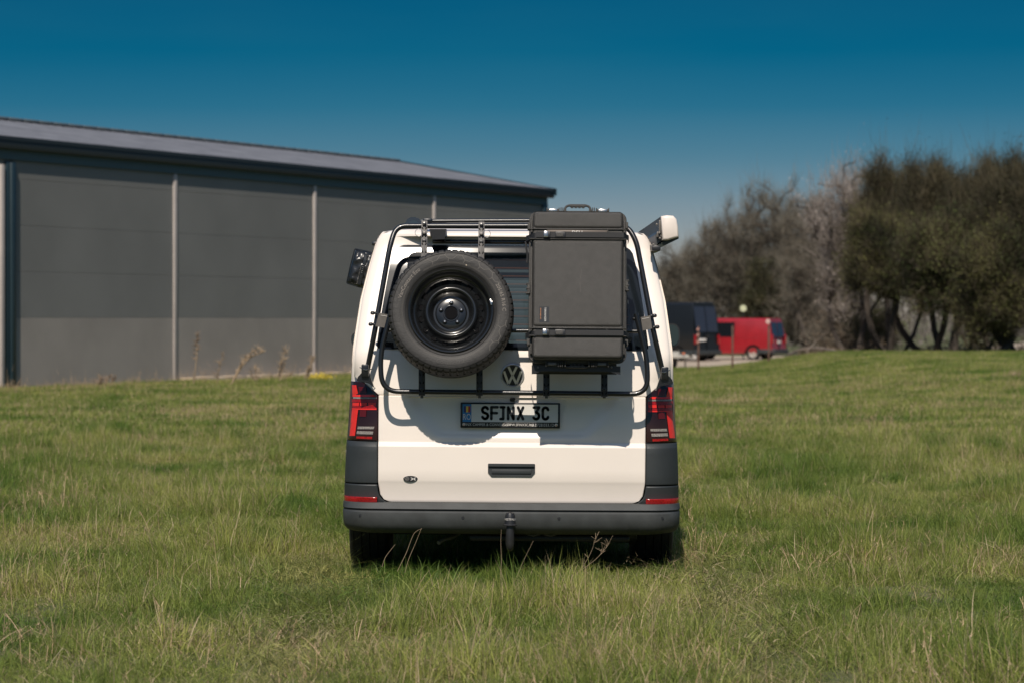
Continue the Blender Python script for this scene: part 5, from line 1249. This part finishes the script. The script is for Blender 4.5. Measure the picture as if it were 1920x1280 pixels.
def scatter(name, clumps, P, rotz, scl, idx, tilt):
    coll = bpy.data.collections.new(name + '_kinds')
    for c in clumps: coll.objects.link(c)
    me = bpy.data.meshes.new(name); me.vertices.add(len(P)); me.vertices.foreach_set('co', P.astype(np.float32).ravel())
    for nm, ty, ar in (('rot', 'FLOAT_VECTOR', np.stack([tilt[:, 0], tilt[:, 1], rotz], 1)), ('scl', 'FLOAT_VECTOR', scl), ):
        a = me.attributes.new(nm, ty, 'POINT'); a.data.foreach_set('vector', ar.astype(np.float32).ravel())
    a = me.attributes.new('idx', 'INT', 'POINT'); a.data.foreach_set('value', idx.astype(np.int32)); me.update()
    ob = bpy.data.objects.new(name, me); COL.objects.link(ob); ob['kind'] = 'stuff'
    ng = bpy.data.node_groups.new(name + '_nodes', 'GeometryNodeTree'); ng.interface.new_socket('Geometry', in_out='INPUT', socket_type='NodeSocketGeometry'); ng.interface.new_socket('Geometry', in_out='OUTPUT', socket_type='NodeSocketGeometry')
    N_ = ng.nodes; gi = N_.new('NodeGroupInput'); go = N_.new('NodeGroupOutput'); ip = N_.new('GeometryNodeInstanceOnPoints'); ci = N_.new('GeometryNodeCollectionInfo')
    ci.inputs[0].default_value = coll; ci.inputs[1].default_value = True; ci.inputs[2].default_value = True; ip.inputs['Pick Instance'].default_value = True
    def na(nm, dt):
        q = N_.new('GeometryNodeInputNamedAttribute'); q.data_type = dt; q.inputs[0].default_value = nm; return q.outputs[0]
    L_ = ng.links; mp = N_.new('GeometryNodeMeshToPoints'); L_.new(gi.outputs[0], mp.inputs[0]); L_.new(mp.outputs[0], ip.inputs['Points']); L_.new(ci.outputs[0], ip.inputs['Instance'])
    er = N_.new('FunctionNodeEulerToRotation'); L_.new(na('rot', 'FLOAT_VECTOR'), er.inputs[0]); L_.new(er.outputs[0], ip.inputs['Rotation'])
    L_.new(na('scl', 'FLOAT_VECTOR'), ip.inputs['Scale']); L_.new(na('idx', 'INT'), ip.inputs['Instance Index']); L_.new(ip.outputs[0], go.inputs[0])
    md = ob.modifiers.new('scatter', 'NODES'); md.node_group = ng; return ob
def fnoise(P, s, off=0): return np.array([noise.noise(Vector((p[0] * s + off, p[1] * s, off * .37))) for p in P])
def wedge(y0, y1, dens, mg=1.5, k=.225):
    A = k * (y1 ** 2 - y0 ** 2) + 2 * mg * (y1 - y0); n_ = int(A * dens); P = []
    while len(P) < n_:
        y = math.sqrt(RNG.uniform(y0 ** 2, y1 ** 2)); x = RNG.uniform(-1, 1) * (k * y + mg); P.append((x, y))
    return np.array(P)
def keepf(P): # not inside tyres / hall / track
    k = np.ones(len(P), bool)
    for (wx, wy) in ((-.812, D + .97), (.812, D + .97)): k &= ~((abs(P[:, 0] - wx) < .15) & (abs(P[:, 1] - wy) < .28))
    q = (P - np.array([B0.x, B0.y])) @ np.array([BN.x, BN.y]); al = (P - np.array([B0.x, B0.y])) @ np.array([BD.x, BD.y])
    k &= ~((q < .1) & (al < 26.3)); return k
# near field
P = wedge(9.2, 34, 95); P = P[keepf(P)]
h1 = fnoise(P, .55, 3); h2 = fnoise(P, 2.1, 9); tr1 = np.exp(-((P[:, 0] + .95 + .02 * (P[:, 1] - 12)) / .22) ** 2) * (P[:, 1] < 17.0) + np.exp(-((P[:, 0] - 1.08) / .22) ** 2) * (P[:, 1] < 17.0)
hs = np.clip(.80 + .65 * h1 + .70 * h2, .45, 1.9) * (1 - .62 * tr1)
hs *= 1 - .25 * np.exp(-((P[:, 0]) / 1.2) ** 2) * (P[:, 1] > 15.2) * (P[:, 1] < 20)
n_ = len(P); Z = np.array([ground(x, y) for x, y in P])
scl = np.stack([RNG.uniform(.8, 1.25, n_)] * 2 + [hs * RNG.uniform(.75, 1.25, n_)], 1)
tl_ = RNG.normal(size=(n_, 2)) * (.12 + .25 * tr1[:, None])
cl = [blade_clump('grass_tuft', 64, .13, .06, .17, .0034, .85, 4, M['grass'], 20 + i) for i in range(7)] + [blade_clump('grass_tuft', 54, .10, .12, .26, .0042, .60, 4, M['grass'], 40 + i) for i in range(2)] + [blade_clump('grass_tuft', 70, .15, .05, .11, .0036, 2.2, 4, M['flatgrass'], 50 + i) for i in range(2)]
idx = RNG.integers(0, 7, n_); k_ = (h2 > .18) & (RNG.uniform(size=n_) < .4); idx[k_] = 7 + RNG.integers(0, 2, k_.sum()); k_ = RNG.uniform(size=n_) < tr1 * .75; idx[k_] = 9 + RNG.integers(0, 2, k_.sum()); scl[k_, 2] = 1
scatter('grass', cl, np.stack([P[:, 0], P[:, 1], Z - .004], 1), RNG.uniform(0, 6.28, n_), scl, idx, tl_)
# far field
P = wedge(34, 92, 15, 2); P = P[keepf(P)]; n_ = len(P); h1 = fnoise(P, .35, 3); Z = np.array([ground(x, y) for x, y in P])
cl = [blade_clump('grass_patch', 110, .38, .07, .18, .010, .6, 3, M['grass'], 60 + i) for i in range(5)]
scatter('far_grass', cl, np.stack([P[:, 0], P[:, 1], Z - .004], 1), RNG.uniform(0, 6.28, n_), np.stack([np.ones(n_), np.ones(n_), np.clip(.9 + .5 * h1, .5, 1.5)], 1), RNG.integers(0, 5, n_), RNG.normal(size=(n_, 2)) * .08)
# dry stems
P = wedge(9.4, 60, 18.0); P = P[keepf(P)]; h = fnoise(P, .45, 21) + .35 * fnoise(P, 1.6, 5)
pr_ = np.clip((h + .02) * 2.2, .06, 1); near = (P[:, 1] < 13.2) & (P[:, 0] > -.9) & (P[:, 0] < 3); pr_[near] = np.maximum(pr_[near], .5)
lft = (P[:, 0] < -2.3) & (P[:, 1] > 13) & (P[:, 1] < 19); pr_[lft] = np.maximum(pr_[lft], .6)
k = RNG.uniform(size=len(P)) < pr_; P = P[k]; k = ~((abs(P[:, 0]) < 1) & (P[:, 1] > D + .1) & (P[:, 1] < D + 5)); P = P[k]
tt = RNG.uniform(-2, 24, 420); oo = RNG.uniform(.15, 1.3, 420); P = np.concatenate([P, np.stack([B0.x + BD.x * tt + BN.x * oo, B0.y + BD.y * tt + BN.y * oo], 1)])
n_ = len(P); Z = np.array([ground(x, y) for x, y in P])
cl = [blade_clump('dry_stems', 9, .13, .10, .30, .0035, .60, 5, M['drygrass'], 80 + i, True) for i in range(6)] + [blade_clump('dry_stems', 34, .18, .06, .20, .0026, 1.1, 4, M['drygrass'], 90 + i, True) for i in range(2)]
scatter('dry_grass', cl, np.stack([P[:, 0], P[:, 1], Z], 1), RNG.uniform(0, 6.28, n_), np.stack([np.ones(n_)] * 2 + [RNG.uniform(.6, 1.25, n_) * np.where(np.arange(n_) >= n_ - 420, 1.5, 1)], 1), RNG.integers(0, 8, n_), RNG.normal(size=(n_, 2)) * .15)
# taller single stems in front of the bumper and the straw tuft by the right edge
def stem(label, pts, Y, r=.0013, twigs=0, m='straw'):
    P_ = curve([W(a, b, Y) for a, b in pts], 5); st = MB(); st.tube(P_, [r * (1 - .5 * i / len(P_)) for i in range(len(P_))], 5)
    for k in range(twigs):
        p = P_[int(len(P_) * RNG.uniform(.5, .98))]; d = Vector((RNG.normal() * .5, RNG.normal() * .5, RNG.uniform(.3, 1))).normalized() * RNG.uniform(.02, .05); st.tube([p, p + d * .6, p + d + Vector((d.x * .3, 0, .004))], .0009, 4)
    tag(st.build('dry_weed', M[m]), label, 'weed', 'single dry weeds standing before the bumper')
stem('long straight dry stem rising left of the tow hook, leftmost before the bumper', [(745, 1070), (762, 1035), (776, 1000), (791, 990)], 14.9)
stem('kinked dry stem leaning right under the left half of the bumper', [(759, 1073), (766, 1048), (777, 1022), (790, 990)], 14.8)
stem('short bent dry stem in front of the left rear tyre', [(716, 1062), (722, 1045), (731, 1032), (741, 1020)], 14.9)
stem('thin upright dry stem just left of the tow hook', [(938, 1085), (940, 1050), (939, 1015), (940, 992)], 14.8)
stem('long dry stem slanting right just right of the tow hook', [(940, 1150), (965, 1090), (983, 1048), (1000, 1013)], 13.9)
stem('branching dry weed stem right of the tow hook with seed pods', [(1080, 1078), (1095, 1058), (1108, 1035), (1119, 1004)], 14.8, twigs=9)
stem('low branching dry seed stem leaning right under the right half of the bumper', [(1080, 1075), (1112, 1052), (1130, 1034), (1144, 1016)], 14.8, twigs=11)
stalk_plant('straw_tuft', 'pale dry straw tuft lying at the right edge of the field', 1908, 728, 57, [(1880, 712, 8), (1870, 716, 8), (1895, 700, 8), (1912, 698, 8), (1920, 706, 8), (1860, 722, 6), (1890, 706, 8), (1848, 717, 5)], seeds=False, r=.012)
